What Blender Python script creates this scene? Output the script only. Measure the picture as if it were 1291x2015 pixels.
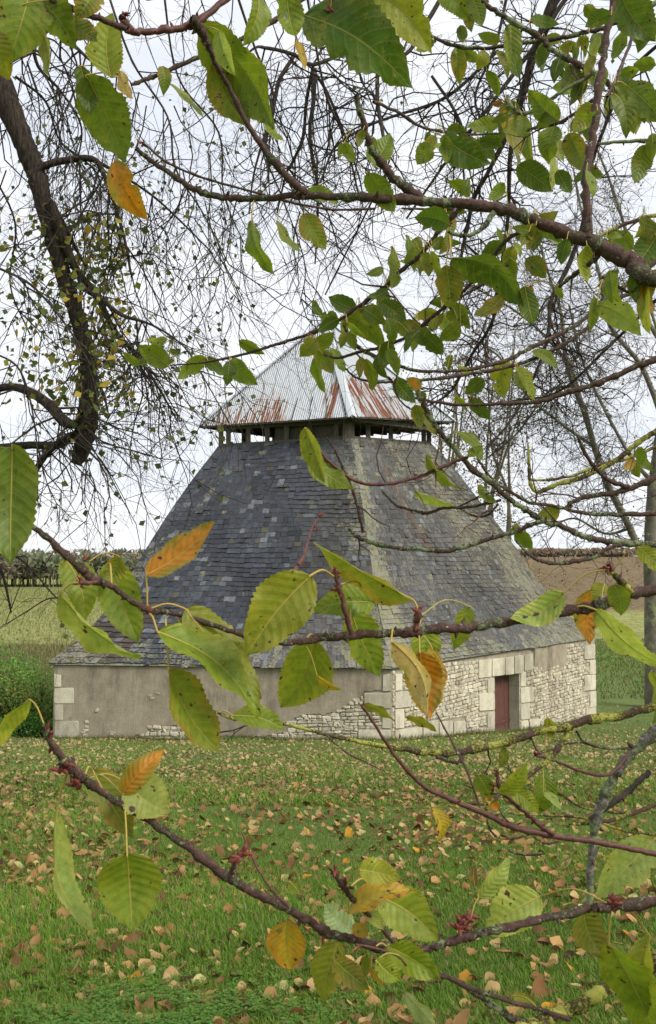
import bpy, math, random
import numpy as np
from mathutils import Vector
for o in list(bpy.data.objects): bpy.data.objects.remove(o)
random.seed(11); R = np.random.default_rng(5)
S = bpy.context.scene; COL = S.collection
# ------------------------------------------------------------ camera, world, sun, exposure
F = 1900.0; W_, H_ = 1291.0, 2015.0; PITCH = math.atan(93/F); EYE = np.array([0, 0, 5.5])
cam = bpy.data.objects.new('camera', bpy.data.cameras.new('camera')); COL.objects.link(cam); S.camera = cam
cam.location = EYE; cam.rotation_euler = (math.pi/2+PITCH, 0, 0)
cam.data.sensor_fit = 'VERTICAL'; cam.data.sensor_height = 36; cam.data.lens = 36*F/H_; cam.data.clip_end = 3000; cam.data.clip_start = .05
cam.data.dof.use_dof = True; cam.data.dof.focus_distance = 3.6; cam.data.dof.aperture_fstop = 22
SUN_EL, SUN_AZ = math.radians(40), math.radians(122)   # azimuth clockwise from +Y
w = bpy.data.worlds.new('World'); S.world = w; w.use_nodes = True
nt = w.node_tree; nt.nodes.clear(); N = nt.nodes.new; LK = nt.links.new
sky = N('ShaderNodeTexSky'); sky.sky_type = 'NISHITA'; sky.sun_disc = False; sky.sun_elevation = SUN_EL; sky.sun_rotation = SUN_AZ
b1 = N('ShaderNodeBackground'); b1.inputs[1].default_value = .1; LK(sky.outputs[0], b1.inputs[0])
tc = N('ShaderNodeTexCoord'); mp = N('ShaderNodeMapping'); mp.inputs['Scale'].default_value = (1.5, 1.5, 5)
LK(tc.outputs['Generated'], mp.inputs[0]); nz = N('ShaderNodeTexNoise'); nz.inputs['Scale'].default_value = 2.2; nz.inputs['Detail'].default_value = 6
LK(mp.outputs[0], nz.inputs[0]); cr = N('ShaderNodeValToRGB'); cr.color_ramp.elements[0].position = .36; cr.color_ramp.elements[1].position = .6
cr.color_ramp.elements[0].color = (.58, .61, .665, 1); cr.color_ramp.elements[1].color = (.70, .71, .735, 1); LK(nz.outputs[0], cr.inputs[0])
b2 = N('ShaderNodeBackground'); b2.inputs[1].default_value = 1.0; LK(cr.outputs[0], b2.inputs[0])
mx = N('ShaderNodeMixShader'); mx.inputs[0].default_value = .93; LK(b1.outputs[0], mx.inputs[1]); LK(b2.outputs[0], mx.inputs[2])
wo = N('ShaderNodeOutputWorld'); LK(mx.outputs[0], wo.inputs[0])
sl = bpy.data.lights.new('sun', 'SUN'); sl.energy = 2.2; sl.angle = math.radians(25); sl.color = (1, .95, .87)
so = bpy.data.objects.new('sun', sl); COL.objects.link(so)
sd = Vector((math.sin(SUN_AZ)*math.cos(SUN_EL), math.cos(SUN_AZ)*math.cos(SUN_EL), math.sin(SUN_EL)))
so.rotation_euler = sd.to_track_quat('Z', 'Y').to_euler()
S.view_settings.view_transform = 'Standard'; S.view_settings.look = 'None'; S.view_settings.exposure = 0.66; S.view_settings.gamma = 1
S.render.engine = 'CYCLES'; S.cycles.max_bounces = 6; S.cycles.transparent_max_bounces = 6

cp, sp = math.cos(PITCH), math.sin(PITCH)
def ray(px, py):
    x = (px-W_/2)/F; y = (H_/2-py)/F
    d = np.array([x, cp-y*sp, sp+y*cp]); return d/d[1]
def P(px, py, d): return EYE+ray(px, py)*d
def proj(p):
    q = np.asarray(p)-EYE; f = q[1]*cp+q[2]*sp; u = -q[1]*sp+q[2]*cp
    return W_/2+F*q[0]/f, H_/2-F*u/f
def onplane(px, py, A, nrm):
    r = ray(px, py); t = np.dot(A-EYE, nrm)/np.dot(r, nrm); return EYE+r*t
def nrm(v): v = np.asarray(v, float); return v/(np.linalg.norm(v)+1e-12)

# ------------------------------------------------------------ materials
def mat(name):
    m = bpy.data.materials.new(name); m.use_nodes = True; t = m.node_tree; b = t.nodes['Principled BSDF']
    b.inputs['Specular IOR Level'].default_value = .25
    return m, t, b
def nd(t, k, **kw):
    n = t.nodes.new('ShaderNode'+k)
    for a, v in kw.items():
        if a in n.inputs.keys(): n.inputs[a].default_value = v
        else: setattr(n, a, v)
    return n
def noise(t, scale, detail=5, rough=.6, vec=None, sc3=None, coord='Object'):
    n = nd(t, 'TexNoise', Scale=scale, Detail=detail, Roughness=rough)
    if vec is None: vec = nd(t, 'TexCoord').outputs[coord]
    if sc3:
        m = nd(t, 'Mapping'); m.inputs['Scale'].default_value = sc3; t.links.new(vec, m.inputs[0]); vec = m.outputs[0]
    t.links.new(vec, n.inputs['Vector']); return n.outputs[0]
def ramp(t, src, *stops):
    r = nd(t, 'ValToRGB'); e = r.color_ramp.elements
    while len(e) < len(stops): e.new(.5)
    for i, (p, c) in enumerate(stops):
        e[i].position = p; e[i].color = (c, c, c, 1) if not hasattr(c, '__len__') else (*c, 1)
    t.links.new(src, r.inputs[0]); return r.outputs[0]
def mix(t, fac, a, b, mode='MIX'):
    m = nd(t, 'Mix', data_type='RGBA', blend_type=mode)
    for s, v in ((0, fac), (6, a), (7, b)):
        if hasattr(v, 'is_output'): t.links.new(v, m.inputs[s])
        elif s == 0: m.inputs[0].default_value = v
        else: m.inputs[s].default_value = (*v, 1)
    return m.outputs[2]
def math_(t, op, a, b=0):
    m = nd(t, 'Math', operation=op)
    for i, v in enumerate((a, b)):
        if hasattr(v, 'is_output'): t.links.new(v, m.inputs[i])
        else: m.inputs[i].default_value = v
    return m.outputs[0]
def bump(t, b, h, strength=.5, dist=.02):
    n = nd(t, 'Bump', Strength=strength, Distance=dist); t.links.new(h, n.inputs['Height']); t.links.new(n.outputs[0], b.inputs['Normal'])
def attr(t, name='col'): return nd(t, 'Attribute', attribute_name=name)

def m_simple(name, c1, c2, scale, bstr=.4, bd=.02, rough=.85, sc3=None, usecol=False):
    m, t, b = mat(name); n = noise(t, scale, sc3=sc3); c = mix(t, ramp(t, n, (.3, 0), (.7, 1)), c1, c2)
    if usecol: c = mix(t, 1, c, attr(t).outputs[0], 'MULTIPLY')
    t.links.new(c, b.inputs['Base Color']); b.inputs['Roughness'].default_value = rough; bump(t, b, n, bstr, bd); return m
M = {}
def m_slate():
    m, t, b = mat('slate'); a = attr(t)
    n = noise(t, 9, 6, .7); c = mix(t, ramp(t, n, (.3, 0), (.7, 1)), (.62, .62, .62), (1.35, 1.35, 1.35)); c = mix(t, 1, a.outputs[0], c, 'MULTIPLY')
    ln = noise(t, 14, 8, .75); stk = noise(t, 1.6, 6, .7, sc3=(1.6, 1.6, .22)); c = mix(t, ramp(t, stk, (.54, 0), (.70, .55)), c, (.050, .044, .034))
    ln = math_(t, 'ADD', math_(t, 'MULTIPLY', ln, .8), math_(t, 'MULTIPLY', noise(t, 1.1, 5, .7, sc3=(1.4, 1.4, .35)), .2))
    al = math_(t, 'ADD', math_(t, 'MULTIPLY', a.outputs['Alpha'], .34), ln); lm = ramp(t, al, (.655, 0), (.75, 1))
    ln2 = noise(t, 5, 3, .5); lc = mix(t, ramp(t, ln2, (.42, 0), (.58, 1)), (.215, .21, .175), (.20, .19, .10))
    c = mix(t, lm, c, lc)
    t.links.new(c, b.inputs['Base Color']); t.links.new(ramp(t, lm, (0, .42), (1, .9)), b.inputs['Roughness'])
    b.inputs['Specular IOR Level'].default_value = .3
    bump(t, b, math_(t, 'ADD', ln, n), .5, .015); return m
M['slate'] = m_slate()
def m_lime(name, c1, c2, stain, sc=5):
    m, t, b = mat(name); n = noise(t, sc, 8, .7); n2 = noise(t, 40, 4, .6); a = attr(t)
    c = mix(t, ramp(t, n, (.35, 0), (.65, 1)), c1, c2); c = mix(t, ramp(t, n2, (.60, 0), (.70, .7)), c, stain)
    n3 = noise(t, 1.3, 6, .7, sc3=(1, 1, .35)); c = mix(t, ramp(t, n3, (.48, 0), (.66, .8)), c, stain)
    c = mix(t, 1, c, a.outputs[0], 'MULTIPLY')
    t.links.new(c, b.inputs['Base Color']); b.inputs['Roughness'].default_value = .92; bump(t, b, math_(t, 'ADD', n, n2), .6, .03); return m
M['stone'] = m_lime('limestone', (.66, .61, .49), (.54, .49, .38), (.30, .26, .19))
M['mortar'] = m_lime('old_mortar', (.31, .27, .20), (.42, .37, .28), (.17, .145, .10))
M['plaster'] = m_lime('lime_plaster', (.39, .335, .25), (.28, .235, .17), (.14, .118, .085), 2.2)
M['paint'] = m_simple('oxblood_paint', (.062, .019, .015), (.17, .085, .065), 6, .3, .01, .6, (12, 12, .6))
M['oldwood'] = m_simple('weathered_wood', (.035, .030, .022), (.13, .115, .085), 5, .6, .02, .9, (9, 9, .7))
def m_metal():
    m, t, b = mat('corrugated_iron'); a = attr(t)
    n = noise(t, 1.0, 6, .65, vec=nd(t, 'UVMap').outputs[0], sc3=(11.3, .42, 1)); n2 = noise(t, 18, 4)
    al = math_(t, 'ADD', a.outputs['Alpha'], math_(t, 'MULTIPLY', math_(t, 'SUBTRACT', n, .5), 3.0)); rm = ramp(t, al, (.47, 0), (.56, 1))
    rc = mix(t, n2, (.10, .030, .015), (.30, .125, .065)); zc = mix(t, n, (.43, .455, .48), (.55, .575, .60))
    zc = mix(t, math_(t, 'MULTIPLY', ramp(t, al, (.36, 0), (.5, .6)), 1), zc, (.42, .34, .29))
    t.links.new(mix(t, rm, zc, rc), b.inputs['Base Color']); b.inputs['Roughness'].default_value = .62; b.inputs['Metallic'].default_value = .15
    bump(t, b, n2, .2, .005); return m
M['iron'] = m_metal()
def m_bark(name, c1, c2, lich, amount, scale, sc3=None, lscale=None):
    m, t, b = mat(name); n = noise(t, scale, 8, .7, sc3=sc3); c = mix(t, ramp(t, n, (.35, 0), (.65, 1)), c1, c2)
    l = noise(t, lscale or scale*.6, 7, .7); lm = ramp(t, l, (1-amount, 0), (1.03-amount, 1))
    a = attr(t); lm2 = ramp(t, math_(t, 'ADD', math_(t, 'MULTIPLY', a.outputs['Alpha'], .30), noise(t, (lscale or scale*.6)*2.2, 8, .8)), (.62, 0), (.70, 1))
    c = mix(t, lm, c, lich); c = mix(t, lm2, c, a.outputs[0]); t.links.new(c, b.inputs['Base Color'])
    b.inputs['Roughness'].default_value = .8; bump(t, b, math_(t, 'ADD', n, lm2), 1.0, .035 if scale < 30 else .003); return m
M['bark_old'] = m_bark('furrowed_bark', (.010, .0075, .006), (.095, .070, .050), (.13, .13, .08), .22, 14, (3.2, 3.2, .55), 5)
M['bark_mid'] = m_bark('dark_twig_bark', (.030, .024, .019), (.085, .066, .050), (.16, .17, .11), .30, 12)
M['bark_hazy'] = m_bark('grey_twig_bark', (.07, .06, .05), (.14, .125, .10), (.20, .20, .12), .40, 2)
M['bark_fawn'] = m_bark('fawn_bark', (.20, .17, .11), (.36, .31, .20), (.38, .36, .20), .40, 2)
M['bark_pale'] = m_bark('lichened_bark', (.11, .10, .075), (.22, .20, .15), (.26, .27, .14), .45, 2)
M['far_bark'] = m_simple('far_bark', (.20, .16, .13), (.36, .30, .25), 3)
M['cherry'] = m_bark('cherry_bark', (.050, .024, .020), (.125, .072, .056), (.36, .35, .30), .37, 150, None, 110)
M['twig_red'] = m_simple('purple_twig_bark', (.07, .025, .024), (.14, .062, .048), 120, .4, .002, .55)
M['bud'] = m_simple('bud_scales', (.09, .018, .014), (.22, .06, .04), 300, .6, .002, .5)
M['petiole'] = m_simple('leaf_stalk', (.42, .26, .06), (.40, .34, .07), 30, .1, .001, .5)
def m_leaf():
    m, t, b = mat('cherry_leaf'); a = attr(t); uv = nd(t, 'UVMap').outputs[0]; sx = nd(t, 'SeparateXYZ'); t.links.new(uv, sx.inputs[0])
    u, v = sx.outputs[0], sx.outputs[1]; au = math_(t, 'ABSOLUTE', math_(t, 'SUBTRACT', u, 0))
    ph = math_(t, 'FRACT', math_(t, 'MULTIPLY', math_(t, 'SUBTRACT', v, math_(t, 'MULTIPLY', math_(t, 'POWER', au, 1.25), math_(t, 'ADD', .10, math_(t, 'MULTIPLY', noise(t, 14, 2), .16)))), 9.3))
    lat = math_(t, 'ABSOLUTE', math_(t, 'SUBTRACT', ph, .5)); vein = ramp(t, lat, (0, .75), (.11, 0)); mid = ramp(t, au, (0, 1), (.05, 0))
    ve = math_(t, 'MAXIMUM', math_(t, 'MULTIPLY', vein, .55), mid)
    tr = noise(t, 75, 6, .7); tr2 = noise(t, 26, 5, .65)
    edge = attr(t, 'edge')
    em = math_(t, 'MULTIPLY', ramp(t, math_(t, 'ADD', math_(t, 'MULTIPLY', au, .35), tr2), (.62, 0), (.90, 1)), 1)
    c = mix(t, em, a.outputs[0], edge.outputs[0])
    c = mix(t, ramp(t, tr, (.40, 0), (.62, 1)), c, (.68, .74, .62), 'MULTIPLY'); c = mix(t, ramp(t, noise(t, 40, 4, .7), (.58, 0), (.70, .55)), c, (.30, .27, .04))
    c = mix(t, math_(t, 'MULTIPLY', ve, .30), c, (.46, .46, .16))
    sp1 = noise(t, 120, 3, .5); sm = ramp(t, sp1, (.665, 0), (.70, 1)); c = mix(t, sm, c, (.07, .028, .015))
    sp2 = noise(t, 34, 4, .6); c = mix(t, ramp(t, sp2, (.70, 0), (.765, 1)), c, (.10, .035, .02))
    t.links.new(c, b.inputs['Base Color']); t.links.new(ramp(t, tr, (.3, .38), (.7, .62)), b.inputs['Roughness']); b.inputs['Specular IOR Level'].default_value = .35
    hgt = math_(t, 'ADD', math_(t, 'MULTIPLY', ramp(t, lat, (0, 0), (.5, 1)), .5), math_(t, 'MULTIPLY', tr, .3))
    bump(t, b, hgt, .7, .0016)
    tl = nd(t, 'BsdfTranslucent'); t.links.new(mix(t, 1, c, (1.5, 1.55, 1.0), 'MULTIPLY'), tl.inputs[0])
    ms = nd(t, 'MixShader'); ms.inputs[0].default_value = .42
    t.links.new(b.outputs[0], ms.inputs[1]); t.links.new(tl.outputs[0], ms.inputs[2]); t.links.new(ms.outputs[0], t.nodes['Material Output'].inputs[0]); return m
M['leaf'] = m_leaf()
def m_foliage(name, trl=.35, rough=.6):
    m, t, b = mat(name); a = attr(t); n = noise(t, 30, 3); c = mix(t, 1, a.outputs[0], mix(t, n, (.75, .75, .75), (1.25, 1.25, 1.25)), 'MULTIPLY')
    t.links.new(c, b.inputs['Base Color']); b.inputs['Roughness'].default_value = rough; b.inputs['Specular IOR Level'].default_value = .2
    tl = nd(t, 'BsdfTranslucent'); t.links.new(c, tl.inputs[0]); ms = nd(t, 'MixShader'); ms.inputs[0].default_value = trl
    t.links.new(b.outputs[0], ms.inputs[1]); t.links.new(tl.outputs[0], ms.inputs[2]); t.links.new(ms.outputs[0], t.nodes['Material Output'].inputs[0]); return m
M['foliage'] = m_foliage('small_foliage'); M['grass'] = m_foliage('grass_blades', .3); M['litter'] = m_foliage('dry_leaf', .15, .7)
def m_ground():
    m, t, b = mat('lawn_soil'); n = noise(t, .5, 8, .65); n2 = noise(t, 9, 6, .7)
    c = mix(t, ramp(t, n, (.35, 0), (.65, 1)), (.07, .12, .02), (.12, .17, .035)); c = mix(t, ramp(t, n2, (.52, 0), (.68, .8)), c, (.14, .105, .05))
    t.links.new(c, b.inputs['Base Color']); b.inputs['Roughness'].default_value = .95; bump(t, b, n2, .8, .03); return m
M['ground'] = m_ground()
def m_field():
    m, t, b = mat('field_cover'); a = attr(t); n = noise(t, .9, 9, .75); n2 = noise(t, .05, 5, .6, sc3=(1, .35, 1))
    c = mix(t, ramp(t, n, (.38, 0), (.62, 1)), (.55, .58, .5), (1.4, 1.35, 1.25)); c = mix(t, 1, c, mix(t, n2, (.8, .85, .8), (1.2, 1.15, 1.1)), 'MULTIPLY'); c = mix(t, 1, c, a.outputs[0], 'MULTIPLY')
    t.links.new(c, b.inputs['Base Color']); b.inputs['Roughness'].default_value = 1; b.inputs['Specular IOR Level'].default_value = .05; bump(t, b, n, 1, .15); return m
M['field'] = m_field()

# ------------------------------------------------------------ mesh helpers
def tag(o, label=None, cat=None, group=None, kind=None):
    if label: o['label'] = label
    if cat: o['category'] = cat
    if group: o['group'] = group
    if kind: o['kind'] = kind
    return o
def empty(name, loc, label, cat, group=None):
    o = bpy.data.objects.new(name, None); COL.objects.link(o); o.location = tuple(loc); o.empty_display_size = .2
    return tag(o, label, cat, group)
def mesh_obj(name, V, Fc, mats, parent=None, col=None, smooth=False, uv=None, midx=None, edge=None, origin=None):
    """V (n,3); Fc list of tuples or (m,k) array; col per-face (m,4) or per-vertex (n,4)"""
    me = bpy.data.meshes.new(name); V = np.asarray(V, float)
    par = np.array(parent.matrix_world.translation) if False else (ORI.get(parent.name, np.zeros(3)) if parent else np.zeros(3))
    org = par if origin is None else np.asarray(origin)
    Vl = V-org
    if isinstance(Fc, np.ndarray):
        m, k = Fc.shape; me.vertices.add(len(V)); me.vertices.foreach_set('co', Vl.astype(np.float32).ravel())
        me.loops.add(m*k); me.loops.foreach_set('vertex_index', Fc.astype(np.int32).ravel())
        me.polygons.add(m); me.polygons.foreach_set('loop_start', np.arange(0, m*k, k, dtype=np.int32)); 
        me.update(calc_edges=True); tot = np.full(m, k)
    else:
        me.from_pydata(Vl.tolist(), [], [tuple(f) for f in Fc]); tot = np.array([len(f) for f in Fc])
    for mm in (mats if isinstance(mats, (list, tuple)) else [mats]): me.materials.append(mm)
    nl = len(me.loops)
    def put(nm, c):
        c = np.asarray(c, np.float32)
        if c.ndim == 1: a = np.tile(c, (nl, 1))
        elif len(c) == len(V) and len(c) != len(tot):
            li = np.empty(nl, np.int32); me.loops.foreach_get('vertex_index', li); a = c[li]
        else: a = np.repeat(c, tot, axis=0)
        at = me.color_attributes.new(nm, 'FLOAT_COLOR', 'CORNER'); at.data.foreach_set('color', a.astype(np.float32).ravel())
    put('col', (1, 1, 1, 0) if col is None else col)
    if edge is not None: put('edge', edge)
    if uv is not None:
        li = np.empty(nl, np.int32); me.loops.foreach_get('vertex_index', li); u = me.uv_layers.new(name='UVMap'); u.data.foreach_set('uv', np.asarray(uv, np.float32)[li].ravel())
    if midx is not None: me.polygons.foreach_set('material_index', np.asarray(midx, np.int32))
    if smooth: me.polygons.foreach_set('use_smooth', np.ones(len(me.polygons), bool))
    me.update()
    o = bpy.data.objects.new(name, me); COL.objects.link(o)
    if parent: o.parent = parent
    if origin is not None: o.location = tuple(org-par)
    ORI[o.name] = np.asarray(org, float)
    return o
ORI = {}
def root(name, loc, label, cat, group=None):
    o = empty(name, loc, label, cat, group); ORI[o.name] = np.asarray(loc, float); return o

class MB:
    def __init__(s): s.V = []; s.F = []; s.C = []; s.n = 0
    def add(s, V, Fs, c=(1, 1, 1, 0)):
        s.V.append(np.asarray(V, float)); s.F += [tuple(i+s.n for i in f) for f in Fs]; s.C += [tuple(c)]*len(Fs); s.n += len(V)
    def build(s, name, mats, parent=None, smooth=False, origin=None):
        return mesh_obj(name, np.concatenate(s.V), s.F, mats, parent, np.array(s.C), smooth, origin=origin)
def box_corners(o, a, b, c):
    o, a, b, c = map(np.asarray, (o, a, b, c)); return np.array([o, o+a, o+a+b, o+b, o+c, o+a+c, o+a+b+c, o+b+c])
BF = [(0, 3, 2, 1), (4, 5, 6, 7), (0, 1, 5, 4), (1, 2, 6, 5), (2, 3, 7, 6), (3, 0, 4, 7)]
class Tubes:
    """many tubes in one mesh"""
    def __init__(s, sides=5): s.k = sides; s.V = []; s.F = []; s.C = []; s.n = 0
    def add(s, pts, rad, c=(0, 0, 0, 0), cap=True, rough=0):
        p = np.asarray(pts, float); m = len(p); k = s.k; rad = np.asarray(rad, float)
        t = np.gradient(p, axis=0); t /= np.linalg.norm(t, axis=1)[:, None]+1e-12
        ref = np.array([0.3, .2, 1.]) if abs(t[0][2]) < .8 else np.array([1., .3, 0])
        a = np.cross(t, ref); a /= np.linalg.norm(a, axis=1)[:, None]+1e-9; b = np.cross(t, a)
        th = np.arange(k)*2*math.pi/k
        rr = rad[:, None]*np.ones((m, k))
        if rough: rr = rr*(1+rough*(R.random((m, k))-.5))
        v = p[:, None, :]+rr[..., None]*(a[:, None, :]*np.cos(th)[None, :, None]+b[:, None, :]*np.sin(th)[None, :, None])
        s.V.append(v.reshape(-1, 3)); i = np.arange(m-1)[:, None]*k; j = np.arange(k)[None, :]; j2 = (j+1) % k
        q = np.stack([i+j, i+j2, i+k+j2, i+k+j], -1).reshape(-1, 4)+s.n
        s.F.append(q); cc = np.asarray(c, float); s.C.append(np.tile(cc, (len(q), 1)) if cc.ndim == 1 else np.repeat(cc[:-1], k, axis=0)); s.n += m*k
    def build(s, name, m, parent, smooth=True, origin=None):
        return mesh_obj(name, np.concatenate(s.V), np.concatenate(s.F), m, parent, np.concatenate(s.C), smooth, origin=origin)
def catmull(pts, n=6):
    p = np.asarray(pts, float); p = np.vstack([2*p[0]-p[1], p, 2*p[-1]-p[-2]]); out = []
    for i in range(1, len(p)-2):
        for k in range(n):
            t = k/n; a, b, c, d = p[i-1], p[i], p[i+1], p[i+2]
            out.append(.5*(2*b+(c-a)*t+(2*a-5*b+4*c-d)*t*t+(3*b-a-3*c+d)*t**3))
    out.append(p[-2]); return np.array(out)
def sstep(x, a, b):
    t = np.clip((np.asarray(x, float)-a)/(b-a), 0, 1); return t*t*(3-2*t)

# ------------------------------------------------------------ terrain
def gz(x, y):
    x = np.asarray(x, float); y = np.asarray(y, float)
    z1 = 4.15-.14*y; k = .35; z = np.log(np.exp(np.clip(z1/k, -60, 60))+math.exp(-1.25/k))*k*1.0
    z = np.where(z1/k > 55, z1, z)
    z = z+.03*np.sin(x*1.3+y*.7)*np.cos(y*.9-x*.4)*sstep(y, 2, 6)*(1-sstep(y, 60, 90))
    hill = sstep(x-.03*y, 5, 50)*sstep(y, 120, 330)*7.4
    return z+hill+.8*sstep(y, 240, 500)*1.0
def grid(xs, ys, dz=0):
    X, Y = np.meshgrid(xs, ys); Z = gz(X, Y)+dz; V = np.stack([X, Y, Z], -1).reshape(-1, 3); nx = len(xs)
    i = (np.arange(len(ys)-1)[:, None]*nx+np.arange(nx-1)[None]).ravel(); return V, np.stack([i, i+1, i+nx+1, i+nx], -1)
V, Q = grid(np.linspace(-40, 40, 161), np.concatenate([np.linspace(-25, 60, 240)]))
lawn = mesh_obj('lawn', V, Q, M['ground'], smooth=True); tag(lawn, kind='structure')
xs = np.concatenate([np.linspace(-900, -130, 20), np.linspace(-120, 160, 141), np.linspace(170, 900, 20)]); ys = np.concatenate([[-300, -100, -25], np.linspace(0, 60, 10), np.linspace(62, 150, 60), np.linspace(155, 400, 50), np.linspace(430, 1500, 12)])
V, Q = grid(xs, ys); V[:, 2] -= np.where((V[:, 1] < 59) & (abs(V[:, 0]) < 38), .3, 0)
y = V[:, 1]; x = V[:, 0]; c = np.ones((len(V), 4))
near = np.array([.19, .17, .075]); mid = np.array([.25, .26, .105]); far = np.array([.22, .25, .085]); br = np.array([.175, .13, .085]); gr = np.array([.11, .17, .04])
w1 = sstep(y, 70, 84)[:, None]; w2 = sstep(y, 110, 200)[:, None]; cc = near*(1-w1)+mid*w1; cc = cc*(1-w2)+far*w2
rgt = sstep(x-.1*y, 0, 6)[:, None]; cc = cc*(1-rgt*(1-w1))+gr*rgt*(1-w1); hb = (sstep(x-.02*y, 5, 20)*sstep(y, 118, 135))[:, None]; cc = cc*(1-hb)+br*hb
c[:, :3] = cc; field = mesh_obj('field', V, Q, M['field'], col=c, smooth=True); tag(field, kind='structure')

# ------------------------------------------------------------ the building
C0 = P(772, 1314, 29.4); C1 = P(92, 1306, 30.2); C2 = P(1168, 1255, 40.3)
T0 = P(689, 860, 34.5); T1 = P(431, 876, 36.3); T2 = P(848, 872, 37.6)
C3 = np.array([C1[0]+C2[0]-C0[0]-.4, C1[1]+C2[1]-C0[1]+.6, C0[2]]); T3 = T1+T2-T0
def hip(Cp, Tp, pts):
    d = Tp-Cp; n = nrm([d[1], -d[0], 0]); out = [Cp]
    for px, py in pts: out.append(onplane(px, py, Cp, n))
    return np.array(out+[Tp])
hl = hip(C1, T1, [(150, 1262), (200, 1212), (240, 1160), (285, 1083), (335, 1005), (385, 935)])
hr = hip(C2, T2, [(1130, 1222), (1090, 1180), (1054, 1138), (1017, 1080), (970, 1020), (925, 962), (880, 905)])
def relprof(h, Cp, Tp):
    d = Tp-Cp; L2 = d[0]**2+d[1]**2; s = ((h-Cp)[:, 0]*d[0]+(h-Cp)[:, 1]*d[1])/L2; z = (h[:, 2]-Cp[2])/(Tp[2]-Cp[2]); return s, z
sL, zL = relprof(hl, C1, T1); sR, zR = relprof(hr, C2, T2)
zz = np.linspace(0, 1, 60); prof = .5*(np.interp(zz, zL, sL)+np.interp(zz, zR, sR))
NT = 61; tt = np.linspace(0, 1, NT)
def hipcurve(Cp, Tp, s, z, arc):
    si = np.interp(tt, z, s)
    return np.stack([Cp[0]+(Tp[0]-Cp[0])*si, Cp[1]+(Tp[1]-Cp[1])*si, Cp[2]+(Tp[2]-Cp[2])*tt], -1)
HL = hipcurve(C1, T1, sL, zL, 0); HR = hipcurve(C2, T2, sR, zR, 0); H0 = hipcurve(C0, T0, prof, zz, 0); H3 = hipcurve(C3, T3, prof, zz, 0)
print('prof', np.round(prof[::10], 2), 'hip0 px', [tuple(np.round(proj(H0[i]))) for i in range(0, 61, 10)])
# reparametrise by arc length of the mean curve
arc = np.concatenate([[0], np.cumsum(np.linalg.norm(np.diff((HL+HR+H0)/3, axis=0), axis=1))]); ARC = arc[-1]; arc /= ARC
def hp(H, t): return np.array([np.interp(t, arc, H[:, k]) for k in range(3)]).T
base = np.array([(C0[0]+C2[0]+C1[0])/3, C0[1]+4, 0.])
bl = root('stone_outbuilding', (base[0], base[1], -.4), 'low stone building with a steep flared slate roof and a rusty iron lantern cap', 'building')
def surf(HA, HB, u, t):
    a = hp(HA, t); b = hp(HB, t); return a+(b-a)*u
def face_deck(HA, HB, name, off):
    g = np.linspace(0, 1, 31); V = []
    for t in g:
        for u in (0, .25, .5, .75, 1): V.append(surf(HA, HB, u, t))
    V = np.array(V); V[:, 2] -= off
    Fq = np.array([(i*5+j, i*5+j+1, (i+1)*5+j+1, (i+1)*5+j) for i in range(30) for j in range(4)]); return mesh_obj(name, V, Fq, M['slate'], bl, col=(.05, .055, .06, .7))
for (a, b) in ((HL, H0), (H0, HR), (HR, H3), (H3, HL)): face_deck(a, b, 'roof_deck', .03)
cand = []
def lerp(a, b, t): return a+(b-a)*t
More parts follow.
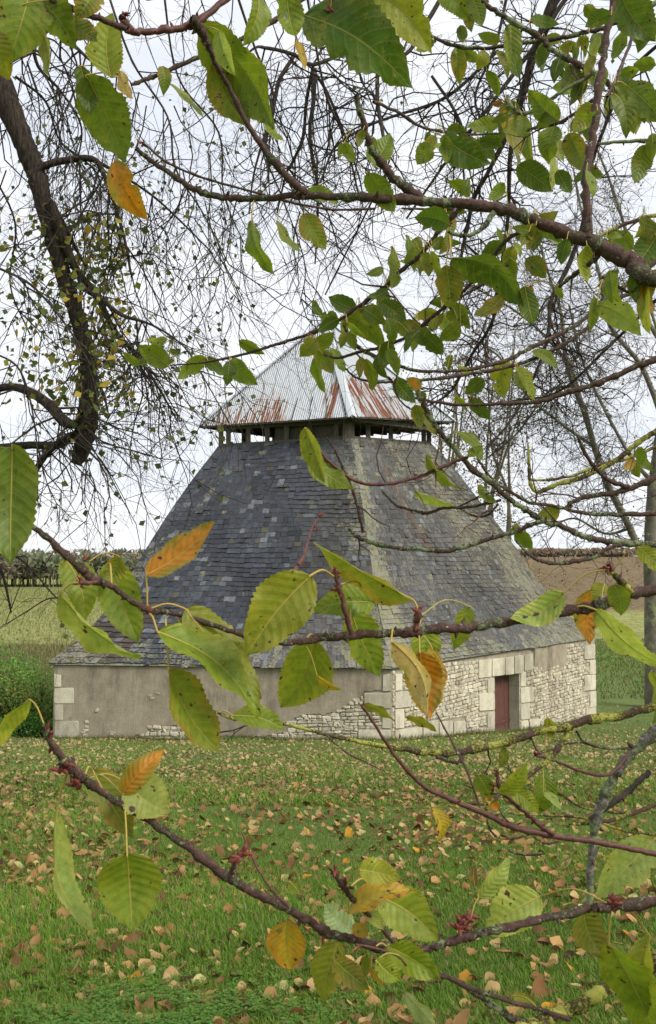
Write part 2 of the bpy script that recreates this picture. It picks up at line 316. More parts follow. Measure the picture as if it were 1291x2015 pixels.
def slates(HA, HB, right):
    n = int(ARC/.175)
    for i in range(n):
        t0 = i/n; t1 = min(1, (i+1.25)/n); A0, B0 = hp(HA, t0), hp(HB, t0); A1, B1 = hp(HA, t1), hp(HB, t1); w0 = np.linalg.norm(B0-A0)
        u = -random.random()*.22/w0; nn = nrm(np.cross(B0-A0, A1-A0))
        if nn[1] > 0: nn = -nn
        while u < 1:
            ww = random.uniform(.17, .27)/w0; ua, ub = max(u, 0), min(1, u+ww-.006/w0); u += ww
            if ub-ua < .02/w0: continue
            uc = (ua+ub)/2; jt = (random.uniform(-.012, .012)+.035*math.sin(uc*7+i*.35)+(random.uniform(-.09, -.02) if random.random() < .025 else 0))/ARC; lift = random.uniform(.010, .02)+(.025 if random.random() < .05 else 0)+.022*math.sin(uc*6+t0*4)*math.sin(t0*9+uc*2)
            sag = .02*math.sin(uc*9+i*.2)
            if random.random() < .006: continue
            d = (A1-A0)*(jt*n*1.0)
            a, b = A0+(B0-A0)*ua+d, A0+(B0-A0)*ub+d*random.uniform(.6, 1.4); c_, d_ = A1+(B1-A1)*ub, A1+(B1-A1)*ua
            th = .010
            V = np.array([a+nn*lift, b+nn*lift, c_+nn*.004, d_+nn*.004, a+nn*(lift-th), b+nn*(lift-th)])
            tt_ = t0; r = random.random()
            n1 = math.sin(uc*7+tt_*5)+math.sin(uc*17-tt_*9+2)*.6+math.sin(uc*31)*.4
            if not right:
                lv = .10+(.42+.2*math.sin(tt_*23+uc*9))*sstep(uc, .82, .97)+.38*(1-sstep(tt_, .03, .2))+.35*(1-sstep(uc, .0, .22))*(1-sstep(tt_, .3, .8))
                lv += .35*math.exp(-((uc-.17)/.05)**2)*math.exp(-((tt_-.75)/.15)**2)
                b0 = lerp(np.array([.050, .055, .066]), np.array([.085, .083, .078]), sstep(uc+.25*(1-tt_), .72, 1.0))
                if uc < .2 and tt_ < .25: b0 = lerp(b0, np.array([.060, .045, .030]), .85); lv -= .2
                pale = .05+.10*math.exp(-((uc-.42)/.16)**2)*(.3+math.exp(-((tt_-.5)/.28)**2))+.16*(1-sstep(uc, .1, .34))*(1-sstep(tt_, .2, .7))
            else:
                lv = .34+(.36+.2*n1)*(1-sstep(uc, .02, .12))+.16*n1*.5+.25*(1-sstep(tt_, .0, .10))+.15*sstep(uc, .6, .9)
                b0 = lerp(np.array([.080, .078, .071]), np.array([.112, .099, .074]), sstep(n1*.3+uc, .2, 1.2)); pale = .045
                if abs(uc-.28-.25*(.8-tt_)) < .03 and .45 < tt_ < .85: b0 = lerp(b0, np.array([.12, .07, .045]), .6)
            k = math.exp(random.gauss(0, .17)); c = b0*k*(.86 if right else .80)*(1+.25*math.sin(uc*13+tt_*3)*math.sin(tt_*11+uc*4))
            pale *= .5+1.0*max(0, math.sin(uc*19+tt_*8+math.sin(tt_*13)*2))
            if r < pale: c = np.array([.135, .145, .152])*random.uniform(.5, 1.15)
            elif r < pale+.05: c = c*.62
            elif r < pale+.08: c = lerp(c, np.array([.10, .085, .05]), .6)
            lv = min(1, max(0, lv+random.gauss(0, .10)))
            cand.append((V, (*c, lv), float(np.linalg.norm(b-a)/np.mean(V[:, 1])) if .05 < tt_ else float(2*np.linalg.norm(b-a)/np.mean(V[:, 1]))))
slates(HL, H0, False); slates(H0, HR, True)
SF = [(0, 1, 2, 3), (4, 5, 1, 0), (5, 2, 1), (4, 0, 3)]
cand.sort(key=lambda q: -q[2]); mb = MB()
for i, (V, c, s_) in enumerate(cand):
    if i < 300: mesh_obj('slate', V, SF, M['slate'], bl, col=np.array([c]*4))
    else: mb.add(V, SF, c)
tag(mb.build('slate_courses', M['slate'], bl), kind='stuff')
print('slates', len(cand))
# walls: local frames
eo = .17
def inset(Cp, q): d = nrm([q[0]-Cp[0], q[1]-Cp[1], 0]); return Cp+d*eo
ctr = (C0+C3)/2
W0, W1, W2, W3 = (inset(c, ctr) for c in (C0, C1, C2, C3))
W1 = onplane(106, 1312, W0, nrm(np.cross(W1-W0, [0, 0, 1]))); W2 = onplane(1171, 1264, W0, nrm(np.cross(W2-W0, [0, 0, 1])))
class Wall:
    def __init__(s, A, B):
        s.A = np.array([A[0], A[1], 0]); d = np.array([B[0]-A[0], B[1]-A[1], 0]); s.L = np.linalg.norm(d); s.d = d/s.L; s.n = np.array([s.d[1], -s.d[0], 0])
    def uv(s, px, py):
        p = onplane(px, py, s.A, s.n); return np.dot(p-s.A, s.d), p[2]
    def pt(s, u, z, off=0): return s.A+s.d*u+s.n*off+np.array([0, 0, z])
WL = Wall(W1, W0); WR = Wall(W0, W2); ZT = C0[2]+.02; ZB = -1.9
for wl_ in (WL, WR): 
    assert wl_.n[1] < 0
du0, dz1 = WR.uv(973, 1329); du1, dz2 = WR.uv(1022, 1321); dzt = (dz1+dz2)/2; dzb = gz(*(WR.pt((du0+du1)/2, 0)[:2]))-.05
def wallbox(wl, u0, u1, z0, z1, name='wall', th=.5, m='mortar', off=0):
    V = box_corners(wl.pt(u0, z0, off), wl.d*(u1-u0), np.array([0, 0, z1-z0]), -wl.n*th); mm = MB(); mm.add(V, BF); return mm.build(name, M[m], bl)
wallbox(WL, 0, WL.L-.001, ZB, ZT)
wallbox(WR, .0, du0, ZB, ZT-.003); wallbox(WR, du1, WR.L, ZB, ZT-.003); wallbox(WR, du0, du1, dzt+.0, ZT-.003)
WB1 = Wall(W2, W3); WB2 = Wall(W3, W1); wallbox(WB1, .8, WB1.L-.01, ZB, ZT-.01, m='plaster'); wallbox(WB2, .01, WB2.L-.8, ZB, ZT-.01, m='plaster')
# stones
def stone_geo(wl, poly, off=.0, pro=.045, cham=.022, jit=.01, f=.16):
    """poly: list of (u,z); front face inset, sides chamfered"""
    p = np.array(poly, float); c = p.mean(0); n = len(p)
    pts = []
    for i in range(n):      # soften corners: two points per corner
        a = p[i]; pr = p[i-1]; nx = p[(i+1) % n]
        pts.append(a+(pr-a)*f); pts.append(a+(nx-a)*f)
    pts = np.array(pts); pts += (R.random(pts.shape)-.5)*jit*2
    m = len(pts); dist = np.linalg.norm(pts-c, axis=1)[:, None]; inn = pts+(c-pts)*np.minimum(.35, cham/np.maximum(dist, .01))
    V = [wl.pt(u, z, off-.01) for u, z in pts]+[wl.pt(u, z, off+pro*.65) for u, z in pts]+[wl.pt(u, z, off+pro+random.uniform(-.006, .006)) for u, z in inn]
    Fs = [tuple(range(2*m, 3*m))]
    for r_ in (0, 1):
        for i in range(m): j = (i+1) % m; Fs.append((r_*m+i, r_*m+j, (r_+1)*m+j, (r_+1)*m+i))
    return np.array(V), Fs
def scol():
    k = random.uniform(.72, 1.12); t = random.random(); return (k, k*(.97+.03*t), k*(.88+.14*t), 0)
blocks = []; bigs = {WL: [], WR: []}
def pxblock(wl, q, pro=.05, name='block'):
    """q = (x0,y0,x1,y1) in photo pixels, read off the wall plane"""
    x0, y0, x1, y1 = q; pl = [wl.uv(x0, y1), wl.uv(x1, y1-(0 if wl is WL else (x1-x0)*.12)), wl.uv(x1, y0-(0 if wl is WL else (x1-x0)*.13)), wl.uv(x0, y0)]
    pl = [(min(max(u, -.0), wl.L), z) for u, z in pl]
    us = [p[0] for p in pl]; zs = [p[1] for p in pl]; bigs[wl].append((min(us), max(us), min(zs), max(zs)))
    c = np.mean(pl, axis=0); pl = [tuple(c+(np.array(p)-c)*np.array([1-.012/max(.05, abs(p[0]-c[0])), 1-.010/max(.05, abs(p[1]-c[1]))])) for p in pl]
    V, Fs = stone_geo(wl, pl, 0, pro-.008*random.random(), .012, .012, .05); k = random.uniform(.82, 1.1)
    mesh_obj('stone_block', V, Fs, M['stone'], bl, col=np.array([(k, k, k*.98, 0)]*len(Fs)))
for q in [(106, 1327, 122, 1352), (106, 1353, 146, 1384), (107, 1385, 126, 1417), (108, 1418, 156, 1452), (110, 1453, 150, 1480),
          (752, 1326, 776, 1361), (716, 1362, 776, 1395), (752, 1396, 776, 1434), (704, 1435, 776, 1462)]: pxblock(WL, q)
for q in [(776, 1326, 790, 1361), (776, 1362, 808, 1395), (776, 1396, 794, 1434), (776, 1435, 830, 1462), (831, 1420, 862, 1455), (863, 1420, 890, 1452), (891, 1420, 915, 1446),
          (940, 1299, 966, 1335), (967, 1296, 992, 1332), (993, 1293, 1010, 1329), (1011, 1290, 1030, 1327), (1031, 1288, 1048, 1321),
          (958, 1336, 972, 1364), (941, 1365, 972, 1400), (957, 1401, 972, 1432), (941, 1433, 972, 1452),
          (1023, 1322, 1034, 1352), (1023, 1353, 1049, 1384), (1023, 1385, 1042, 1417), (1023, 1418, 1060, 1448),
          (1148, 1270, 1170, 1298), (1159, 1299, 1171, 1328), (1149, 1329, 1171, 1360), (1160, 1361, 1172, 1392), (1152, 1393, 1172, 1425)]: pxblock(WR, q)
def inbig(wl, u0, u1, z0, z1):
    for a, b, c, d in bigs[wl]:
        if u0 < b-.03 and u1 > a+.03 and z0 < d-.02 and z1 > c+.02: return True
    return False
stones = []
def rubble(wl, u0, u1, zlo, zhi, ok, hs=(.07, .15), ws=(.10, .34)):
    z = zlo
    while z < zhi:
        h = random.uniform(*hs); u = u0+random.uniform(-.1, 0)
        while u < u1:
            w_ = min(random.uniform(*ws), h*3.4); a, b = u+.006, u+w_-.012; zz0, zz1 = z+.006, z+h-.008; u += w_
            if random.random() < .3: zz1 += random.uniform(-.025, .0)
            # clip against blocks
            if a < u0 or b > u1: a = max(a, u0); b = min(b, u1)
            if b-a < .05: continue
            if inbig(wl, a, b, zz0, zz1):
                mdl = (a+b)/2; hit = [q for q in bigs[wl] if q[2] < zz1-.02 and q[3] > zz0+.02 and a < q[1] and b > q[0]]
                for q in hit:
                    if q[0] <= a: a = max(a, q[1]+.015)
                    else: b = min(b, q[0]-.015)
                if b-a < .06 or inbig(wl, a, b, zz0, zz1): continue
            mu, mz = (a+b)/2, (zz0+zz1)/2
            if not ok(mu, mz) or zz1 > ZT-.06: continue
            wob = lambda uu: .03*math.sin(uu*2.1+z*7)
            pl = [(a, zz0+wob(a)), (b, zz0+wob(b)), (b+random.uniform(-.02, .01), zz1+wob(b)), (a+random.uniform(-.01, .02), zz1+wob(a))]
            if random.random() < .35: pl.insert(3, (mu, zz1+wob(mu)+random.uniform(-.01, .025)))
            stones.append((wl, pl))
        z += h
# exposed part of the left wall, below the plaster
PB = [(105, 1490), (262, 1490), (266, 1446), (288, 1442), (293, 1430), (355, 1427), (385, 1440), (430, 1447), (520, 1449), (560, 1440), (579, 1411), (606, 1404), (640, 1405), (658, 1401), (680, 1388), (711, 1371), (716, 1360), (751, 1358), (752, 1330), (776, 1326)]
pbu = [WL.uv(*q) for q in PB]; pu = np.array([q[0] for q in pbu]); pz = np.array([q[1] for q in pbu])
def okL(u, z): return z < np.interp(u, pu, pz)-.03
rubble(WL, .1, WL.L, -.35, 1.9, okL)
pu0, pz0 = WR.uv(1050, 1275); pu1, pz1 = WR.uv(1114, 1312)
def okR(u, z):
    x, y = proj(WR.pt(u, z)); return not (1048 < x < 1114 and y < 1314-(x-1048)*.1) and not (du0-.02 < u < du1+.02 and z < dzt) and z > gz(*WR.pt(u, 0)[:2])-.2
rubble(WR, .05, WR.L, -1.7, ZT, okR)
print('stones', len(stones))
stones.sort(key=lambda s: -(s[1][1][0]-s[1][0][0])*(s[1][2][1]-s[1][1][1])/(s[0].pt(s[1][0][0], 0)[1]**2)*(1.0 if s[0] is WL else .75)*(1 if s[1][0][1] > gz(*s[0].pt(s[1][0][0], 0)[:2]) else .1))
mb = MB()
for i, (wl, pl) in enumerate(stones):
    V, Fs = stone_geo(wl, pl, 0, random.uniform(.02, .065), .028, .016); c = scol()
    if i < 300: mesh_obj('stone', V, Fs, M['stone'], bl, col=np.array([c]*len(Fs)), smooth=False)
    else: mb.add(V, Fs, c)
tag(mb.build('small_rubble', M['stone'], bl), kind='stuff')
# plaster: left wall sheet with ragged lower edge, and a patch on the right wall
def plaster(wl, us, top, bot, th=.032):
    V = []; Fs = []; n = len(us); rows = 6
    for u in us:
        t_, b_ = top(u), bot(u)
        for r_ in range(rows): z = b_+(t_-b_)*r_/(rows-1); V.append(wl.pt(u, z, th+.008*math.sin(u*3.1+z*2)+random.uniform(-.003, .003)))
    k = len(V)
    for u in us: V.append(wl.pt(u, bot(u)-.005, -.01))
    for i in range(n-1):
        for r_ in range(rows-1): a = i*rows+r_; Fs.append((a, a+rows, a+rows+1, a+1))
        Fs.append((k+i, k+i+1, (i+1)*rows, i*rows))
    V.append(wl.pt(us[0], top(us[0]), -.01)); V.append(wl.pt(us[-1], top(us[-1]), -.01)); m_ = len(V)
    Fs.append((k, 0, rows-1, m_-2)); Fs.append((k+n-1, m_-1, n*rows-1, (n-1)*rows))
    return mesh_obj('plaster', V, Fs, M['plaster'], bl, smooth=False)
uq = sorted(set(np.linspace(.02, WL.uv(751, 1350)[0], 150).tolist()+[q for q in pu[:-2]]))
plaster(WL, uq, lambda u: ZT-.01, lambda u: max(-.5, float(np.interp(u, pu, pz)))+random.uniform(-.025, .025))
plaster(WR, np.linspace(pu0, pu1, 24), lambda u: ZT-.012, lambda u: lerp(pz1, pz1, .5)+.06*math.sin(u*5)+random.uniform(-.02, .02))
for (hx, hy, ns_) in ((303, 1370, 3), (166, 1425, 4), (172, 1440, 5), (163, 1452, 5), (225, 1447, 4), (240, 1455, 4), (598, 1382, 3), (186, 1398, 2)):   # stones showing through broken plaster
    for k in range(ns_):
        u, z = WL.uv(hx+random.uniform(-9, 9), hy+random.uniform(-6, 6)); s_ = random.uniform(.03, .075); V, Fs = stone_geo(WL, [(u-s_, z-s_*.6), (u+s_, z-s_*.5), (u+s_*.8, z+s_*.5), (u-s_*.9, z+s_*.6)], .03, .02, .015, .012); k_ = random.uniform(.6, 1.1)
        mesh_obj('stone', V, Fs, M['stone'], bl, col=np.array([(k_, k_, k_*.95, 0)]*len(Fs)))
# door
dm = WR; rc = .42
du_l = du0-.06; V = []
for k in range(4):
    mm = MB(); wdt = (du1+.1-du_l)/4; mm.add(box_corners(dm.pt(du_l+k*wdt+.004, dzb, -rc+random.uniform(0, .006)), dm.d*(wdt-.008), np.array([0, 0, dzt-dzb+.05]), -dm.n*.04), BF); 
    if k == 0: door = mm.build('door', M['paint'], bl)
    else: mm.build('plank', M['paint'], door)
mm = MB(); mm.add(box_corners(dm.pt(du_l, dzb+.3, -rc+.03), dm.d*(du1-du_l), np.array([0, 0, .1]), -dm.n*.03), BF); mm.build('brace', M['paint'], door)
for (a, b) in ((0, .52), (.52, 1.06), (1.06, 1.6), (1.6, dzt-dzb)):     # dressed reveal stones inside the opening
    mm = MB(); mm.add(box_corners(dm.pt(du1-.02, dzb+a+.006, .004), dm.d*.1, np.array([0, 0, b-a-.012]), -dm.n*.44), BF, (1, 1, 1, 0)); mm.build('reveal_stone', M['stone'], bl)
mm = MB(); mm.add(box_corners(dm.pt(du0-.1, dzb-.2, .16), dm.d*(du1-du0+.25), np.array([0, 0, .19]), -dm.n*.55), BF, (.8, .8, .8, 0)); mm.build('doorstep', M['stone'], bl)
# eave board / shadowed soffit
for wl, A, B in ((WL, C1, C0), (WR, C0, C2)):
    mm = MB(); A_ = A+[0, 0, -.045]; mm.add(box_corners(A_-wl.n*.02, B-A, np.array([0, 0, .028]), -wl.n*.45), BF, (.9, .9, .9, 0)); mm.build('eave_board', M['oldwood'], bl)
# ---- lantern: posts, plate, rafters, corrugated cap
E0 = P(694, 819, 33.9); E1 = P(391, 839, 36.5); E2 = P(896, 829, 37.4); AP = P(640, 627, 37.0); E3 = E1+E2-E0; E3[2] = E0[2]-.12
def beam(A, B, w_, h_, name, parent=bl, m='oldwood'):
    d = nrm(B-A); s = nrm(np.cross(d, [0, 0, 1])) if abs(d[2]) < .95 else np.array([1., 0, 0]); u = np.cross(s, d); mm = MB()
    mm.add(box_corners(A-s*w_/2-u*h_/2, B-A, s*w_, u*h_), BF); return mm.build(name, M[m], parent)
def post(T, E, f=0):
    return
def lt(a, b, f): return a+(b-a)*f
sides = [(T1, T0, E1, E0, [.0, .06, .22, .37, .52, .70, .90, .985]), (T0, T2, E0, E2, [.03, .22, .50, .93]), (T2, T3, E2, E3, [.0, .3, .66]), (T3, T1, E3, E1, [.02, .4, .75])]
for a, b, ea, eb, fs in sides:
    for f in fs:
        p = lt(a, b, f); q = lt(ea, eb, f); top = p[2]+.0; inn = nrm(AP-p)*np.array([1, 1, 0])*.12; p = p+inn; zt = q[2]+.06
        wd = .17 if f not in (.985,) else .34
        beam(p-np.array([0, 0, .35]), np.array([p[0], p[1], zt]), wd, .16, 'post')
    i1 = nrm(AP-a)*[1, 1, 0]*.12; i2 = nrm(AP-b)*[1, 1, 0]*.12
    beam(np.array([a[0], a[1], ea[2]-.03])+i1, np.array([b[0], b[1], eb[2]-.03])+i2, .16, .26, 'wall_plate'); beam(a+i1-[0, 0, .03], b+i2-[0, 0, .03], .15, .14, 'sill_beam')
    for f in np.linspace(.04, .96, 9): q = lt(ea, eb, f); r_ = lt(q, AP, .22); beam(q-[0, 0, .07], r_-[0, 0, .07], .07, .09, 'rafter')
pA, pB = lt(T1, T0, .40), lt(T1, T0, .97); iv = nrm(AP-lt(T1, T0, .5))*[1, 1, 0]*.6
mm = MB(); mm.add(box_corners(pA+iv-[0, 0, .4], pB-pA, np.array([0, 0, 1.15]), iv*.08), BF); mm.build('boarding', M['oldwood'], bl)
mm = MB(); mm.add([E0-[0, 0, .06], E1-[0, 0, .06], E3-[0, 0, .06], E2-[0, 0, .06], AP-[0, 0, .25]], [(0, 1, 4), (1, 2, 4), (2, 3, 4), (3, 0, 4)]); mm.build('roof_lining', M['oldwood'], bl)
cz = E0[2]-.02
for k in range(11):      # ceiling joists and boards across the lantern
    f = (k+.5)/11; a_, b_ = lt(E1, E0, f)*[1, 1, 0]+[0, 0, cz-.02], lt(E3, E2, f)*[1, 1, 0]+[0, 0, cz-.02]; q_ = nrm(b_-a_)*.35; beam(a_+q_, b_-q_, .09, .16, 'joist')
mm = MB(); cc_ = (E0+E3)/2; pl_ = [cc_*[1, 1, 0]+(e-cc_)*[.93, .93, 0]+[0, 0, cz+.08] for e in (E0, E1, E3, E2)]; mm.add(pl_+[q+[0, 0, .02] for q in pl_], [(0, 1, 2, 3), (4, 5, 6, 7), (0, 1, 5, 4), (1, 2, 6, 5), (2, 3, 7, 6), (3, 0, 4, 7)]); mm.build('ceiling', M['oldwood'], bl)
def capface(A, B, fi):
    d = B-A; L = np.linalg.norm(d); e = d/L; t_ap = np.dot(AP-A, e); foot = A+e*t_ap; up = AP-foot; Hh = np.linalg.norm(up); up /= Hh; n = nrm(np.cross(e, up))
    if n[2] < 0: n = -n
    pitch = .088; npan = max(4, int(round(L/.80))); per = 8
    for pnl in range(npan):
        a_, b_ = L*pnl/npan, L*(pnl+1)/npan; cols = int((b_-a_)/pitch*per); V = []; UV = []; C = []; rows = 10
        for i in range(cols+1):
            uu = a_+(b_-a_)*i/cols; hmax = Hh*(uu/t_ap if uu < t_ap else (L-uu)/(L-t_ap)); hmax = max(hmax, .002)
            low = -.03*random.random()*0-.012*(pnl % 2)
            for r_ in range(rows):
                h = low+(hmax-low)*r_/(rows-1); off = .018*math.sin(uu/pitch*2*math.pi)+.004*(pnl % 2)
                p = A+e*uu+up*h+n*off; V.append(p); UV.append((uu+fi*20, h)); fu = uu/L; fh = h/Hh
                ru = .0
                if fi == 0:
                    ru += .62*max(0, 1-fh*3.0/(1.3-fu*.9)) if fu < .62 else .1*max(0, 1-fh*8)
                    ru += .42*math.exp(-((fu+fh*.10-.47)/.07)**2)*(1-sstep(fh, .22, .42)); ru += .25*math.exp(-((fu-.30-fh*.25)/.07)**2)*(1-sstep(fh, .5, .9))
                    ru += .75*math.exp(-((fu-.86)/.055)**2)*(1-sstep(fh, .25, .42))
                if fi == 1: ru += .72*sstep(fu, .06, .12)*(1-sstep(fu+fh*.25, .52, .60))*(1-sstep(fh, .30, .48))+.05
                C.append((1, 1, 1, min(.60, ru*.72+.04*math.sin(fu*40))))
        Fq = np.array([(i*rows+r_, (i+1)*rows+r_, (i+1)*rows+r_+1, i*rows+r_+1) for i in range(cols) for r_ in range(rows-1)])
        mesh_obj('corrugated_sheet', V, Fq, M['iron'], bl, col=np.array(C), uv=UV, smooth=True)
for fi, (a, b) in enumerate(((E1, E0), (E0, E2), (E2, E3), (E3, E1))): capface(a, b, fi)
for E_ in (E0, E1, E2, E3):
    a, b = E_+[0, 0, .03], AP+[0, 0, .03]; dd = nrm(b-a); sA = nrm(np.cross(dd, [0, 0, 1])); V = []; 
    for q in (a, b):
        for sx, hz in ((-.16, -.075), (-.05, .0), (0, .035), (.05, .0), (.16, -.075)): V.append(q+sA*sx+np.array([0, 0, hz]))
    mesh_obj('hip_flashing', V, [(i, i+1, i+6, i+5) for i in range(4)], M['iron'], bl, col=(1, 1, 1, 0), uv=[(.3, .3)]*10)

# ------------------------------------------------------------ leaf litter and grass
def tri_ground(n, y0, y1, power, margin=1.12):
    """random ground points denser towards the camera"""
    u = R.random(n); y = (y0**(1-power)+(y1**(1-power)-y0**(1-power))*u)**(1/(1-power)); x = (R.random(n)-.5)*(W_/F)*y*margin
    R2 = np.random.default_rng(n); u = R2.random(n); ye = (y0**(1-power)+(y1**(1-power)-y0**(1-power))*u)**(1/(1-power)); ye = ye[R2.random(n) < 3.7/ye]      # the lawn goes on beside the view
    xe = (W_/F/2*margin*ye+1.4*R2.random(len(ye)))*np.where(R2.random(len(ye)) < .5, -1, 1); return np.concatenate([x, xe]), np.concatenate([y, ye])
def inside_building(x, y):
    poly = [W0, W2, W3, W1]; r = np.ones(len(x), bool)
    for i in range(4):
        a, b = poly[i], poly[(i+1) % 4]; r &= ((b[0]-a[0])*(y-a[1])-(b[1]-a[1])*(x-a[0])) > 0
    return r
# grass
def grass(n, y0, y1, hgt, wid, power, nm, extra=None, clover=False):
    x, y = tri_ground(n, y0, y1, power); k = ~inside_building(x, y); x, y = x[k], y[k]; n = len(x)
    pn = np.sin(x*1.1+2*np.sin(y*.5))*np.sin(y*.83+x*.3); a = R.random(n)*2*math.pi; h = hgt*(.5+R.random(n))*(1+.35*pn)*(1+0*y); wd = wid*(.6+.8*R.random(n)); z = gz(x, y)-.005
    lx, ly = np.cos(a), np.sin(a); ln = h*(R.random(n)*1.1); b = np.stack([x, y, z], -1); s = np.stack([-ly, lx, 0*lx], -1)*wd[:, None]/2
    m_ = b+np.stack([lx*ln*.35, ly*ln*.35, h*.6], -1); t_ = b+np.stack([lx*ln, ly*ln, h], -1)
    V = np.stack([b-s, b+s, m_+s*.8, m_-s*.8, t_], 1).reshape(-1, 3); i = np.arange(n)[:, None]*5
    Fq = np.concatenate([i+np.array([[0, 1, 2]]), i+np.array([[0, 2, 3]]), i+np.array([[3, 2, 4]])], 0)
    g = R.random(n)[:, None]; c = (1-g)*np.array([.075, .17, .014])+g*np.array([.18, .29, .030]); dry = (R.random(n) < .10)[:, None]; c = np.where(dry, np.array([.30, .26, .12]), c)
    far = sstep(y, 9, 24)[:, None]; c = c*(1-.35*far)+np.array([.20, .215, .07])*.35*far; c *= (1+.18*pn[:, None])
    cc = np.concatenate([np.concatenate([c, np.ones((n, 1))], 1)]*3, 0)
    o = mesh_obj(nm, V, Fq, M['grass'], col=cc); return tag(o, kind='stuff')
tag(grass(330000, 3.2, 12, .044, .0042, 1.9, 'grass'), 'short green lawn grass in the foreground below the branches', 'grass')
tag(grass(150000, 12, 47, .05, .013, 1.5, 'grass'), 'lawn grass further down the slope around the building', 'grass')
# clover patch bottom left
n = 7000; x = R.normal(-.70, .34, n)+.12*np.sin(R.random(n)*40); y = 3.8+abs(R.normal(0, .36, n)); kk_ = np.sin(x*9+y*5)*np.sin(y*11-x*4) > -.35; x, y = x[kk_], y[kk_]; n = len(x); z = gz(x, y)+.02+.05*R.random(n); ctr_ = np.stack([x, y, z], -1); VV = []; FF = []
for lf in range(3):
    a = R.random(n)*6.28 if lf == 0 else a+2.09; r_ = .0085*(.5+1.0*R.random(n)); d = np.stack([np.cos(a), np.sin(a), .25*R.random(n)], -1); s = np.stack([-np.sin(a), np.cos(a), 0*a], -1)
    VV.append(np.stack([ctr_, ctr_+(d*.7+s*.55)*r_[:, None], ctr_+d*r_[:, None]*1.35, ctr_+(d*.7-s*.55)*r_[:, None]], 1).reshape(-1, 3)); FF.append(np.arange(n*4).reshape(-1, 4)+lf*n*4)
g = R.random(n*3)[:, None]; c = (1-g)*np.array([.06, .15, .018])+g*np.array([.14, .27, .035])
tag(mesh_obj('clover', np.concatenate(VV), np.concatenate(FF), M['grass'], col=np.concatenate([c, np.ones((n*3, 1))], 1)), 'bright green clover patch growing in the near lawn', 'clover', kind='stuff')
def litter(n, x, y, size, hi):
    """curled leaves as small grids; hi = more points and a rounder outline"""
    nu, nv = (5, 7) if hi else (3, 5)
    L = size*(.35+1.2*R.random(n)**1.4); asp = .34+.16*R.random(n); a = R.random(n)*6.28; fold = -.2+.9*R.random(n); curl = (R.random(n)-.4)*1.6; side = (R.random(n)-.5)*.8; tx = R.normal(0, .45, n); ty = R.normal(0, .45, n)
    z = gz(x, y)+.004+.018*R.random(n); us = np.linspace(-1, 1, nu); vs = np.linspace(0, 1, nv); T = []; ph = R.random(n)*6.28
    for v in vs:
        wv = max(.06, math.sin(math.pi*v**.75)**.6)
        for u in us:
            wob = 1+.14*np.sin(ph+v*9+u*3)*(abs(u) == 1); lx = L*(v-.5)+L*side*.12*(v-.5)**2; ly = L*asp*u*wv*wob
            lz = L*(fold*asp*(abs(u)**1.5)*wv+curl*(v-.5)**2+.07*np.sin(ph*2+u*2.5+v*4)); lz2 = lz+lx*tx+ly*ty
            T.append(np.stack([x+lx*np.cos(a)-ly*np.sin(a), y+lx*np.sin(a)+ly*np.cos(a), z+lz2+L*.10], -1))
    V = np.stack(T, 1); q = np.array([(j*nu+i, j*nu+i+1, j*nu+i+nu+1, j*nu+i+nu) for j in range(nv-1) for i in range(nu-1)]); return V, q
def lcols(n, y):
    pal = np.array([[.34, .20, .085], [.25, .13, .055], [.15, .075, .034], [.40, .28, .13], [.075, .04, .022], [.40, .36, .16], [.45, .23, .03]]); pr = np.array([.27, .25, .16, .18, .07, .055, .015]); i = R.choice(7, n, p=pr)
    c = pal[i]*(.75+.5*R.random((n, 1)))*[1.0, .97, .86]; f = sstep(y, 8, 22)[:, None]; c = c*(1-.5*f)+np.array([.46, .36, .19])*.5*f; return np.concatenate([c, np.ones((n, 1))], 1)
def dens(x, y):
    return .42+.42*np.sin(x*2.3+y*1.7+2*np.sin(x*1.3-y))*np.sin(y*1.9-x*.6)*.5+.28*np.sin(x*.9+1.5*np.sin(y*.45))*np.sin(y*.8+.6*x)+.30*sstep(y, 7, 15)+.10*(1-sstep(y, 4.5, 7))
x, y = tri_ground(20000, 3.6, 12, 1.2); k = R.random(len(x)) < dens(x, y)*(.48+.42*sstep(y, 4, 9)); x1, y1 = x[k], y[k]
x, y = tri_ground(30000, 12, 46, .9); k = R.random(len(x)) < dens(x, y)*(1-.5*sstep(y, 30, 44)); x2, y2 = x[k], y[k]
x = np.concatenate([x1, x2]); y = np.concatenate([y1, y2]); k = ~inside_building(x, y); x, y = x[k], y[k]; o_ = np.argsort(y); x, y = x[o_], y[o_]
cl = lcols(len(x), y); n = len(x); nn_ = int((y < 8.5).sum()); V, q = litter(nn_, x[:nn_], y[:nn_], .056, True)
NC = min(4500, nn_); pj = [proj(V[i].mean(0)) for i in range(NC)]; ind = [i for i in range(NC) if 0 <= pj[i][0] <= W_ and pj[i][1] <= H_+5][:285]
